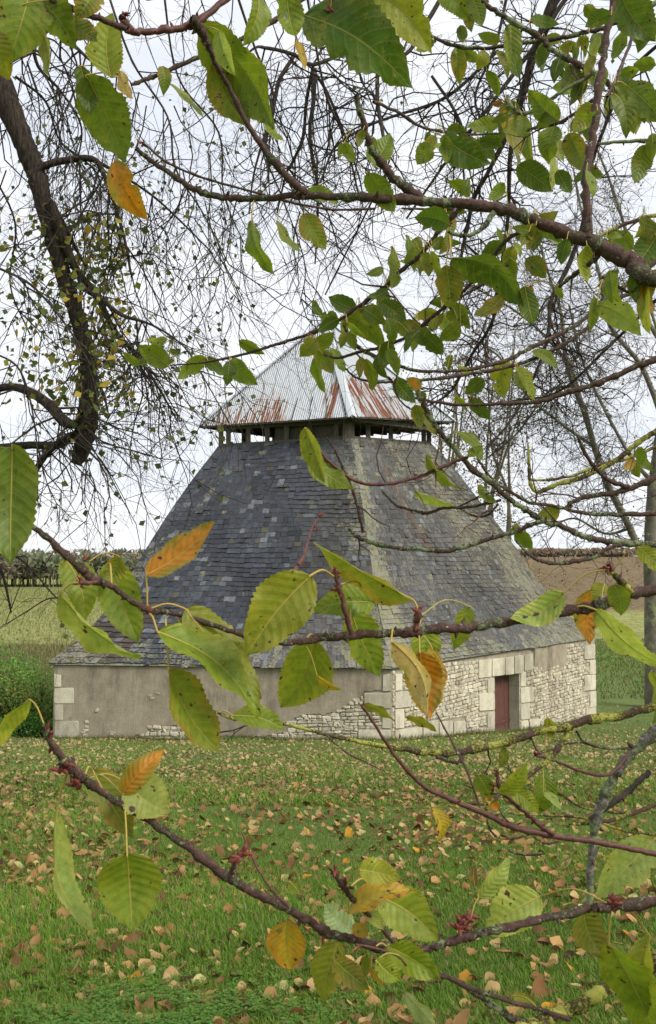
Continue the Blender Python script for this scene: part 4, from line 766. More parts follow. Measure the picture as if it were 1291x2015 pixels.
# (points, depth0, depth1, material, lichen colour, lichen amount, joins trunk)
B = [
 ([(268, 292, 9), (300, 318, 10), (330, 337, 11), (370, 365, 13), (410, 382, 14), (455, 388, 14), (500, 390, 14), (600, 385, 15), (700, 388, 17), (800, 395, 20), (900, 402, 24), (1000, 415, 27), (1080, 445, 29), (1160, 475, 34), (1240, 515, 34), (1330, 560, 36)], 1.55, 1.5, 'cherry', GL, .25, 1),
 ([(378, 38, 18), (392, 55, 24), (410, 90, 16), (430, 135, 10), (450, 170, 10), (490, 250, 12), (540, 320, 15), (585, 368, 18), (605, 385, 18)], 1.4, 1.53, 'cherry', GL, .1, 0),
 ([(700, 190, 10), (712, 235, 13), (728, 285, 15), (750, 320, 17), (780, 355, 19), (835, 396, 20)], 1.45, 1.53, 'cherry', GL, .35, 0),
 ([(240, 35, 14), (250, 55, 20), (265, 62, 15), (320, 60, 14), (375, 50, 15), (430, 12, 14), (480, -40, 15)], 1.35, 1.45, 'twig_red', GL, 0, 0),
 ([(100, 0, 12), (150, 20, 14), (200, 38, 13), (250, 58, 12)], 1.35, 1.35, 'cherry', GL, 0, 0),
 ([(258, 166, 7), (290, 155, 9), (330, 140, 10), (400, 108, 10), (470, 80, 10), (540, 40, 10), (600, -5, 10), (660, -60, 11)], 1.5, 1.6, 'cherry', GL, .2, 0),
 ([(1225, -60, 12), (1210, -10, 12), (1195, 60, 14), (1182, 150, 16), (1172, 230, 18), (1160, 300, 17), (1153, 350, 17), (1155, 410, 18), (1157, 470, 22)], 1.6, 1.5, 'cherry', GL, .1, 0),
 ([(925, -30, 9), (947, 2, 10), (988, 31, 11), (1060, 72, 12), (1091, 102, 12), (1132, 123, 12), (1173, 146, 11), (1203, 169, 12), (1240, 203, 12), (1300, 205, 13), (1400, 200, 15)], 2.0, 1.9, 'cherry', GL, .45, 0),
 ([(820, 60, 6), (850, 72, 7), (896, 90, 8), (958, 95, 8), (1029, 84, 9), (1091, 77, 9), (1147, 65, 10), (1200, 50, 10), (1320, -10, 10)], 2.1, 2.0, 'cherry', GL, .45, 0),
 ([(1178, 283, 6), (1244, 277, 8), (1300, 276, 9), (1400, 260, 10)], 1.9, 1.9, 'cherry', GL, .8, 0),
 ([(884, 455, 9), (905, 463, 9), (925, 463, 9), (950, 448, 10), (972, 418, 13)], 1.5, 1.5, 'cherry', GL, .7, 0),
 ([(998, 188, 7), (1008, 212, 8), (1032, 224, 9), (1070, 205, 9), (1110, 178, 8), (1165, 146, 8)], 1.95, 1.9, 'cherry', GL, .7, 0),
 ([(1035, 257, 6), (1060, 250, 7), (1091, 246, 7), (1125, 228, 7), (1170, 195, 8)], 1.9, 1.7, 'cherry', GL, .2, 0),
 ([(1000, 262, 4), (930, 265, 5), (880, 260, 6), (830, 250, 6), (790, 225, 7), (735, 200, 7)], 2.2, 1.9, 'cherry', GL, .2, 0),
 ([(790, 410, 4), (850, 412, 6), (910, 410, 6), (960, 404, 5)], 1.7, 1.7, 'cherry', GL, .2, 0),
 ([(280, 280, 4), (330, 320, 5), (400, 350, 5), (500, 378, 5), (560, 395, 5), (650, 412, 5), (740, 410, 5)], 1.7, 1.7, 'cherry', GL, .1, 0),
 ([(335, 719, 3), (400, 713, 5), (460, 702, 6), (520, 685, 6), (560, 673, 7), (606, 658, 7), (662, 633, 8), (715, 596, 8), (758, 565, 9), (789, 534, 9), (830, 500, 9), (860, 460, 10), (905, 408, 12)], 1.75, 1.55, 'cherry', GL, .2, 0),
 ([(676, 640, 5), (690, 667, 7), (709, 686, 8), (746, 704, 8), (802, 726, 8), (854, 731, 7), (916, 728, 7), (993, 710, 8), (1047, 683, 9), (1110, 653, 9), (1150, 627, 9), (1200, 585, 10), (1310, 500, 12)], 1.7, 1.8, 'cherry', GL, .3, 0),
 ([(637, 698, 5), (668, 704, 6), (709, 692, 7), (761, 680, 7), (808, 658, 7), (854, 621, 7), (905, 580, 7), (960, 520, 8), (1000, 470, 8), (1060, 440, 9)], 1.75, 1.5, 'cherry', GL, .1, 0),
 ([(672, 717, 4), (699, 742, 5), (733, 751, 6), (771, 752, 6), (826, 748, 7), (885, 742, 7), (940, 733, 7), (1000, 722, 8), (1060, 702, 8), (1110, 677, 8), (1153, 647, 8), (1200, 600, 9), (1310, 540, 10)], 1.8, 1.9, 'cherry', GL, .2, 0),
 ([(700, 695, 4), (730, 722, 5), (770, 748, 5), (785, 785, 4), (805, 803, 4), (812, 806, 3)], 1.75, 1.75, 'cherry', GL, 0, 0),
 ([(758, 560, 4), (800, 585, 4), (840, 570, 4), (870, 552, 4)][:1]+[(830, 640, 4), (870, 610, 5), (915, 580, 5), (950, 560, 5), (1000, 520, 6)], 1.7, 1.6, 'cherry', GL, .1, 0),
 ([(810, 782, 5), (850, 790, 6), (910, 797, 7), (970, 795, 7), (1060, 790, 9), (1110, 773, 10), (1160, 760, 11), (1210, 740, 12), (1260, 717, 13), (1310, 700, 15), (1420, 660, 18)], 1.85, 1.8, 'cherry', GL, .2, 0),
 ([(818, 755, 8), (830, 788, 12), (845, 819, 11), (864, 847, 11), (888, 875, 11), (930, 923, 12), (961, 944, 12), (1000, 980, 11), (1036, 1004, 11), (1064, 1023, 12), (1097, 1032, 12), (1136, 1050, 12), (1173, 1062, 13), (1218, 1067, 13), (1310, 1071, 14), (1420, 1060, 16)], 1.65, 1.75, 'cherry', GL, .55, 0),
 ([(935, 885, 5), (945, 910, 6), (970, 944, 7), (1006, 968, 7), (1042, 989, 7), (1080, 994, 7), (1112, 1001, 7), (1151, 1010, 8), (1203, 1012, 9), (1310, 1011, 10)], 1.75, 1.8, 'cherry', GL, .4, 0),
 ([(1112, 1000, 6), (1130, 986, 9), (1157, 977, 10), (1197, 971, 11), (1239, 962, 12), (1300, 934, 14), (1410, 900, 16)], 1.8, 1.8, 'cherry', GL, .2, 0),
 ([(1136, 859, 6), (1151, 892, 8), (1173, 923, 9), (1203, 947, 10), (1239, 959, 11)], 1.75, 1.8, 'cherry', GL, .1, 0),
 ([(1039, 871, 4), (1041, 910, 6), (1045, 956, 8), (1063, 967, 9), (1097, 953, 9), (1142, 941, 10), (1188, 920, 11), (1227, 895, 11), (1263, 865, 12), (1310, 840, 12), (1400, 790, 14)], 2.0, 2.0, 'cherry', YL, .65, 0),
 ([(1045, 945, 5), (1080, 944, 6), (1130, 935, 6), (1180, 915, 7), (1240, 900, 7), (1310, 870, 8)], 2.2, 2.2, 'cherry', YL, .55, 0),
 ([(687, 1040, 5), (700, 1055, 8), (719, 1064, 9), (775, 1078, 8), (822, 1080, 8), (877, 1085, 9), (924, 1073, 9), (975, 1057, 9), (1012, 1047, 9), (1045, 1033, 9), (1074, 1024, 9)], 1.75, 1.67, 'cherry', GL, .5, 0),
 ([(1015, 1065, 5), (1049, 1096, 7), (1082, 1108, 8), (1128, 1105, 9), (1170, 1096, 8), (1194, 1080, 8), (1233, 1068, 9)], 1.7, 1.72, 'cherry', GL, .4, 0),
 ([(752, 966, 4), (780, 994, 6), (815, 1004, 6), (840, 1010, 7), (868, 1001, 7), (905, 999, 6), (940, 995, 6), (985, 985, 6)], 1.8, 1.7, 'cherry', GL, .2, 0),
 ([(900, 998, 4), (933, 1015, 5), (961, 1013, 5), (980, 992, 5)], 1.75, 1.72, 'cherry', GL, .3, 0),
 ([(615, 860, 6), (640, 901, 7), (673, 929, 7), (696, 945, 7), (733, 954, 7), (780, 950, 7), (822, 938, 7), (859, 924, 7), (896, 907, 7), (920, 900, 7)], 1.6, 1.65, 'twig_red', GL, 0, 0),
 ([(642, 860, 4), (659, 887, 5), (680, 934, 6), (696, 971, 6), (710, 1027, 6), (715, 1048, 6)], 1.7, 1.73, 'cherry', GL, 0, 0),
 ([(626, 1020, 4), (612, 1045, 5), (598, 1092, 6), (575, 1133, 7), (560, 1190, 8), (545, 1262, 9)], 1.5, 1.15, 'twig_red', GL, 0, 0),
 ([(58, 1030, 11), (100, 1065, 14), (140, 1100, 17), (165, 1125, 22), (190, 1143, 18), (220, 1154, 13), (255, 1180, 12), (295, 1200, 15), (330, 1204, 11), (380, 1217, 11), (460, 1243, 11), (530, 1262, 12), (590, 1263, 14), (640, 1256, 16), (700, 1250, 17), (760, 1247, 17), (815, 1243, 21), (860, 1238, 19), (930, 1234, 20), (1000, 1222, 22), (1060, 1212, 23), (1130, 1200, 22), (1180, 1190, 27), (1230, 1170, 24), (1310, 1158, 29), (1420, 1140, 32)], 1.05, 1.25, 'cherry', GL, .25, 1),
 ([(660, 1122, 9), (668, 1160, 12), (680, 1205, 11), (692, 1248, 12)], 1.12, 1.14, 'twig_red', GL, 0, 0),
 ([(824, 1205, 12), (820, 1225, 13), (818, 1242, 14)], 1.15, 1.16, 'twig_red', GL, 0, 0), ([(155, 1146, 8), (178, 1147, 9), (195, 1142, 10)], 1.06, 1.08, 'twig_red', GL, 0, 0),
 ([(1197, 1118, 14), (1208, 1130, 12), (1225, 1148, 14), (1245, 1168, 16)], 1.18, 1.22, 'cherry', YL, .6, 0),
 ([(84, 1425, 7), (98, 1455, 12), (118, 1485, 16), (140, 1510, 20), (165, 1532, 21), (195, 1555, 15), (230, 1577, 14), (300, 1620, 15), (360, 1660, 16), (430, 1712, 20), (480, 1745, 18), (540, 1775, 19), (590, 1803, 16), (650, 1835, 18), (700, 1850, 21), (760, 1866, 22), (830, 1866, 18), (880, 1856, 18), (930, 1840, 19), (1000, 1825, 16), (1080, 1805, 16), (1150, 1790, 19), (1220, 1783, 23), (1310, 1768, 25), (1430, 1740, 30)], .92, 1.1, 'cherry', GL, .28, 1),
 ([(463, 1690, 9), (460, 1708, 10), (452, 1725, 12)], .96, .97, 'cherry', GL, 0, 0), ([(655, 1715, 9), (672, 1740, 12), (690, 1765, 10), (720, 1795, 9), (748, 1822, 10), (775, 1855, 11)], .98, 1.02, 'cherry', GL, .1, 0),
 ([(477, 1640, 3), (500, 1695, 4), (525, 1738, 5), (545, 1762, 6), (570, 1785, 7)], 1.0, .98, 'twig_red', GL, 0, 0),
 ([(700, 1858, 4), (735, 1865, 5), (780, 1880, 5), (800, 1900, 4)], .99, 1.0, 'twig_red', GL, 0, 0), ([(760, 1880, 6), (785, 1895, 5), (860, 1910, 7)], 1.1, 1.1, 'cherry', GL, .2, 0),
 ([(818, 1930, 9), (865, 1920, 10), (930, 1945, 10), (1000, 1970, 9), (1060, 1985, 9), (1120, 2005, 10)], 1.1, 1.12, 'cherry', GL, .2, 0),
 ([(866, 1916, 8), (920, 1945, 10), (960, 1972, 12), (1000, 1998, 15), (1040, 2018, 22)], 1.12, 1.12, 'cherry', GL, .6, 0),
 ([(980, 2048, 26), (1040, 2020, 28), (1080, 2003, 30), (1120, 1988, 32), (1165, 1962, 34), (1200, 1942, 30), (1250, 1920, 29), (1310, 1890, 30), (1430, 1830, 36)], 1.1, 1.2, 'cherry', YL, .75, 1),
 ([(1160, 1792, 13), (1162, 1720, 15), (1167, 1660, 17), (1178, 1600, 19), (1195, 1555, 20), (1222, 1508, 21), (1255, 1470, 22), (1310, 1425, 26), (1420, 1350, 30)], 1.7, 1.7, 'bark_grey', GL, .45, 1),
 ([(712, 1388, 6), (740, 1430, 6), (780, 1490, 8), (830, 1545, 9), (880, 1570, 10), (950, 1600, 11), (1020, 1630, 12), (1090, 1645, 12), (1160, 1655, 12), (1230, 1668, 11), (1310, 1684, 12), (1420, 1690, 14)], 1.4, 1.5, 'twig_red', GL, 0, 0),
 ([(428, 1402, 6), (470, 1418, 6), (560, 1425, 6), (640, 1445, 7), (710, 1460, 9), (800, 1475, 11), (860, 1482, 13), (930, 1475, 15), (1000, 1460, 15), (1060, 1440, 15), (1110, 1430, 17), (1170, 1415, 17), (1230, 1405, 17), (1310, 1382, 19), (1420, 1350, 22)], 1.5, 1.6, 'cherry', YL, .55, 0),
 ([(858, 1402, 3), (895, 1470, 5), (920, 1520, 5), (945, 1592, 4)], 1.55, 1.45, 'cherry', GL, 0, 0), ([(1125, 1430, 13), (1105, 1462, 11), (1085, 1490, 10), (1055, 1515, 9), (1020, 1542, 9), (985, 1563, 8), (960, 1580, 7), (920, 1582, 5)], 1.58, 1.5, 'cherry', YL, .5, 0),
 ([(1052, 1485, 6), (1100, 1500, 6), (1150, 1520, 6), (1200, 1523, 6), (1240, 1480, 6)], 1.55, 1.7, 'twig_red', GL, 0, 0), ([(978, 1522, 8), (985, 1555, 8), (1010, 1578, 9), (1035, 1600, 9), (1060, 1622, 10), (1090, 1643, 10)], 1.45, 1.46, 'twig_red', GL, 0, 0),
 ([(1135, 1440, 5), (1150, 1460, 5), (1190, 1472, 6), (1250, 1470, 6), (1300, 1455, 6)], 1.6, 1.8, 'cherry', GL, .5, 0), ([(1120, 1622, 5), (1160, 1620, 8), (1210, 1612, 9), (1255, 1597, 9), (1310, 1578, 9), (1420, 1560, 10)], 1.7, 1.8, 'cherry', YL, .4, 0),
 ([(1178, 1600, 12), (1210, 1577, 13), (1240, 1553, 12), (1276, 1520, 11)], 1.75, 1.85, 'bark_mid', GL, .2, 0), ([(955, 1590, 4), (960, 1620, 4), (975, 1645, 5), (1010, 1650, 5), (1045, 1640, 5)], 1.48, 1.5, 'cherry', YL, .4, 0),
 ([(1000, 1675, 4), (1035, 1682, 5), (1070, 1680, 5)], 1.5, 1.5, 'cherry', GL, .4, 0), ([(1040, 1640, 4), (1075, 1660, 5), (1100, 1655, 4)], 1.5, 1.5, 'cherry', YL, .4, 0), ([(640, 1445, 3), (680, 1480, 4), (720, 1500, 3), (760, 1520, 2)], 1.5, 1.5, 'cherry', GL, .3, 0),
 ([(860, 1490, 8), (900, 1500, 8), (912, 1488, 8)], 1.52, 1.54, 'cherry', GL, .2, 0), ([(1045, 1520, 5), (1100, 1560, 5), (1150, 1590, 4), (1230, 1600, 5)], 1.8, 1.8, 'cherry', YL, .5, 0), ([(1000, 1600, 4), (1080, 1605, 5), (1150, 1610, 5), (1250, 1640, 5), (1310, 1640, 6)], 1.9, 1.9, 'cherry', YL, .6, 0),
 ([(1310, 420, 10), (1260, 430, 9), (1210, 450, 8), (1170, 470, 7)], 1.9, 1.9, 'cherry', YL, .5, 0), ([(1187, 545, 6), (1210, 560, 7), (1240, 575, 7), (1262, 560, 8), (1290, 540, 10)], 1.5, 1.5, 'cherry', GL, .2, 0),
 ([(1100, 565, 6), (1130, 540, 10), (1170, 510, 9)], 1.55, 1.5, 'cherry', GL, .4, 0), ([(1260, 40, 7), (1230, 110, 7), (1215, 150, 7), (1195, 190, 6)], 2.0, 1.8, 'cherry', GL, .1, 0),
]
M['bark_grey'] = m_bark('grey_bark', (.13, .115, .10), (.24, .22, .19), (.40, .40, .34), .42, 120, None, 90)
tz = tk[:, 2]
for q, d0, d1, mt_, lc_, la, join in B:
    T = Tubes(12 if max(p[2] for p in q) > 12 else 8); m = len(q)
    dd = np.linspace(d0, d1, m); pts = np.array([P(x, y, d) for (x, y, w_), d in zip(q, dd)]); wd = [p[2]*(.84 if p[2] > 20 else .92) for p in q]
    if join or q[-1][0] > 1380:
        e = pts[-1]; tp = np.array([np.interp(min(e[2], tz.max()-.2), tz, tk[:, k]) for k in range(3)]); pts = np.vstack([pts, (e+tp)/2+[0, 0, .02], tp]); wd = wd+[wd[-1]*1.15, wd[-1]*1.3]
    c_ = catmull(pts, 7); L_ = len(c_); j = R.normal(0, 1, c_.shape)
    ww = np.interp(np.linspace(0, len(wd)-1, L_), np.arange(len(wd)), wd); r_ = ww/2*c_[:, 1]/F
    c_ = c_+j*r_[:, None]*.17; kn = 1+.30*(R.random(L_) < .16); am = np.clip(la+R.normal(0, .1, L_)+.25*np.sin(np.arange(L_)*.5), 0, 1) if la > 0 else np.zeros(L_)
    if la > 0:
        am = np.clip(am*1.0, 0, 1)
    cc = np.stack([np.full(L_, lc_[0]), np.full(L_, lc_[1]), np.full(L_, lc_[2]), am], -1)
    T.add(c_, r_*kn, cc, rough=.14); br = T.build('branch', M[mt_], ch)
    if la >= .7: tag(br, 'yellow lichen-crusted branch')
    for k in range(0, L_, 2): a, b = proj(c_[k]); BR.append((a, b, c_[k][1], br))
    # spur knobs along the branch
    if max(p[2] for p in q) > 6:
        mbk = Tubes(5); cnt = 0
        for k in range(3, L_-4):
            if random.random() < .16 and -20 < proj(c_[k])[0] < 1310:
                dr = nrm(R.normal(0, 1, 3)*[1, .5, 1]); l_ = r_[k]*random.uniform(1.3, 2.6); mbk.add([c_[k], c_[k]+dr*l_*.6, c_[k]+dr*l_], [r_[k]*.55, r_[k]*.5, r_[k]*.12], rough=.2); cnt += 1
        if cnt: tag(mbk.build('spurs', M['bud'] if mt_ == 'twig_red' else M['cherry'], br), kind='stuff')
brx = np.array([(a, b) for a, b, c, d in BR])
def nearest(px, py):
    k = int(np.argmin((brx[:, 0]-px)**2+(brx[:, 1]-py)**2)); return BR[k]
# bud clusters
def ellipsoid(mb_, c, ax, L, r):
    ax = nrm(ax); s = nrm(np.cross(ax, [.3, .9, .2])); u = np.cross(ax, s); V = []; prof_ = [(0, .45), (.3, 1), (.6, .85), (.85, .4), (1, .03)]
    for f, q in prof_:
        for k in range(6): V.append(c+ax*L*f+(s*math.cos(k*1.047)+u*math.sin(k*1.047))*r*q)
    mb_.add(V, [(i*6+k, i*6+(k+1) % 6, (i+1)*6+(k+1) % 6, (i+1)*6+k) for i in range(4) for k in range(6)])
for (bx, by, s, nb) in [(292, 1203, 1, 9), (658, 1125, .9, 7), (664, 1160, .8, 5), (822, 1205, 1.1, 8), (826, 1250, 1, 6), (160, 1147, 1, 7), (170, 1100, .8, 4), (1200, 1120, 1.2, 8), (1183, 1192, .9, 5), (128, 1505, 1.4, 9), (150, 1540, 1.5, 10), (95, 1440, 1.0, 4), (105, 1475, 1.1, 5), (225, 1580, .8, 4),
                        (475, 1683, 1.3, 8), (660, 1715, 1.1, 6), (678, 1745, 1.1, 7), (905, 1822, 1.4, 10), (925, 1808, 1.3, 9), (1205, 1780, 1.4, 12), (635, 1842, .8, 4), (978, 1520, .9, 7), (1055, 1484, .8, 7), (970, 1545, .8, 5), (715, 1390, .8, 5), (788, 1450, .7, 4), (245, 30, 1.1, 6), (248, 55, 1, 5), (388, 45, 1.2, 8), (650, 22, 1.4, 9), (278, 282, 1.0, 6), (262, 310, .8, 5),
                        (430, 190, .8, 4), (882, 440, 1, 7), (1012, 715, .8, 6), (925, 785, .8, 5), (1118, 1000, 1, 9), (1022, 1045, .8, 6), (822, 760, .9, 5), (940, 948, .8, 4), (1020, 250, .7, 4), (1185, 548, .8, 6), (1287, 462, 1, 7), (818, 935, .7, 5), (630, 1015, .9, 6), (620, 1040, .8, 5), (590, 1110, .7, 4), (700, 1848, .8, 4), (828, 1930, .8, 5), (1170, 330, .9, 4), (1180, 560, .7, 4), (1035, 195, .9, 4), (895, 85, .7, 3), (780, 560, .8, 5), (608, 660, .7, 4), (678, 640, .8, 5), (330, 720, .5, 3), (1265, 710, .9, 4), (945, 1310, .0, 0)]:
    if nb == 0: continue
    a, b, d, br = nearest(bx, by); c0 = P(bx, by, d); r0 = .0021*s; mm = MB()
    for k in range(nb):
        dr = nrm(R.normal(0, 1, 3)*[1, .7, 1]+[0, 0, .5]); ellipsoid(mm, c0+R.normal(0, .0016*s, 3), dr, .0085*s*random.uniform(.7, 1.2), r0*random.uniform(.7, 1.1))
    o = mm.build('bud_cluster', M['bud'], br, smooth=True)
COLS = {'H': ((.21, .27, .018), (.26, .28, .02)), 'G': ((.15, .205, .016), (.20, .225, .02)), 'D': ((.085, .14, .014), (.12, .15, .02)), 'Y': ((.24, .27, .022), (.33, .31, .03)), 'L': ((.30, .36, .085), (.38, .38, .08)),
        'O': ((.52, .20, .012), (.27, .24, .03)), 'A': ((.52, .34, .035), (.46, .20, .02)), 'P': ((.60, .42, .20), (.50, .38, .16)), 'W': ((.36, .44, .20), (.40, .42, .18)), 'B': ((.20, .085, .03), (.24, .15, .04)), 'M': ((.18, .21, .02), (.32, .23, .03))}
def leaf(bx, by, tx, ty, w_, col, node=None, depth=None, fold=None, tilt=None, curve=None):
    if node is None: na, nb_, nd_, br = nearest(bx, by)
    else: _, _, nd_, br = nearest(*node); na, nb_ = node
    far_ = math.hypot(na-bx, nb_-by)
    d0 = depth if depth else nd_+random.uniform(-.03, .03); B_ = P(bx, by, d0); Lp = math.hypot(tx-bx, ty-by)
    # the blade may lean towards or away from the viewer
    dt = d0+(random.uniform(-.25, .35) if tilt is None else tilt)*Lp/F*d0; T_ = P(tx, ty, dt)
    L = np.linalg.norm(T_-B_); a = (T_-B_)/L; v = nrm(B_-EYE); s = nrm(np.cross(a, v)); n = np.cross(s, a)
    if np.dot(n, v) > 0: n = -n
    wa = w_/F*d0; wt = max(wa*1.02, L*.46); th = math.acos(min(1, wa/wt))*random.choice((-1, 1)); s2 = s*math.cos(th)+n*math.sin(th); n2 = n*math.cos(th)-s*math.sin(th)
    big = Lp > 60; ns = 34 if big else 12; us = [-1, -.72, -.4, -.12, 0, .12, .4, .72, 1] if big else [-1, -.5, 0, .5, 1]
    fo = random.uniform(.05, .55) if fold is None else fold; cv = random.uniform(-.20, .26) if curve is None else curve; cs = random.uniform(-.09, .09); V = []; UV = []; tw = random.uniform(-.3, .3); ph = random.random()*6; rip = random.uniform(.02, .075)
    skew = random.uniform(-.10, .10); bites = [(random.choice((-1, 1)), random.uniform(.2, .92), random.uniform(.02, .06), random.uniform(.12, .42)) for _ in range(random.choice((0, 1, 2, 3)) if w_ > .42*Lp else 0)]; wav = random.uniform(.0, .05)
    for i in range(ns+1):
        t = i/ns; sh = (math.sin(math.pi*min(1, t**.80))**.72)*(1-.16*t) if 0 < t < 1 else 0; sh = max(sh, .012)
        tipf = 1 if t < .86 else max(.02, 1-((t-.86)/.14)**1.1*.55); hw = wt/2*sh*tipf*1.08
        for u in us:
            ser = 1.0
            if abs(u) == 1 and 0 < i < ns: ser = 1+(.05 if i % 2 else -.035)+random.uniform(-.02, .02)
            asym = 1+skew*(1 if u > 0 else -1)
            bt = 1-sum(q[3]*math.exp(-((t-q[1])/q[2])**2) for q in bites if q[0]*u > .3)*min(1, abs(u)*1.1); x_ = hw*u*ser*asym*max(.3, bt)*(1+wav*math.sin(t*11+ph*(2 if u > 0 else 1))); zf = fo*abs(x_)*(1+.0*t)-.25*fo*x_*x_/max(wt, 1e-6)*2; zc = cv*L*(math.sin(math.pi*t)-.2*t); zr = rip*L*.5*abs(u)**2*math.sin(t*14+ph+u*2); zl = tw*x_*(t-.3)
            V.append(B_+a*(L*t)+s2*(x_+cs*L*math.sin(math.pi*t))+n2*(zf-zc+zr+zl)); UV.append((u, t))
    k = len(us); Fs = [(i*k+j, i*k+j+1, (i+1)*k+j+1, (i+1)*k+j) for i in range(ns) for j in range(k-1)]; nf = len(Fs)
    # petiole
    Nn = P(na, nb_, nd_)
    if far_ > 150: Nn = B_+(Nn-B_)*(60/far_)
    pr = max(.0006, min(.0012, L*.012)); mdp = (Nn+B_)/2+np.array([0, 0, .12*np.linalg.norm(Nn-B_)+.001]); pp = catmull([Nn, mdp, B_, B_+(T_-B_)*.04], 4); TT = Tubes(5); TT.add(pp, np.full(len(pp), pr)); pv = TT.V[0]; pf = TT.F[0]+len(V)
    md = catmull([V[i*k+k//2] for i in range(0, ns+1, max(1, ns//6))], 2); T2_ = Tubes(4); T2_.add(md, pr*np.linspace(.95, .2, len(md))); mv = T2_.V[0]; mf = T2_.F[0]+len(V)+len(pv)
    Fs += [tuple(f) for f in pf]+[tuple(f) for f in mf]; UV += [(0, 0)]*(len(pv)+len(mv)); V = np.vstack([V, pv, mv])
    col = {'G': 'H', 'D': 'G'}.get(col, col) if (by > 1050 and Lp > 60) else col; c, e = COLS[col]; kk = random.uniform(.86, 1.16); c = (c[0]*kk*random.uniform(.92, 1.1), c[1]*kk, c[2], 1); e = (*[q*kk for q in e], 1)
    if col in 'GY' and random.random() < .14: e = (.30, .20, .03, 1)
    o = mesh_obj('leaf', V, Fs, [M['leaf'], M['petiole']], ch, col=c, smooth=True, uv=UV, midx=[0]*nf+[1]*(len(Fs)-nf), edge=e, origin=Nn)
    if col in 'OAPBW': tag(o, {'O': 'orange leaf', 'A': 'amber yellow leaf', 'P': 'pale tan dry leaf', 'B': 'brown withered leaf', 'W': 'pale green underside of a leaf'}[col])
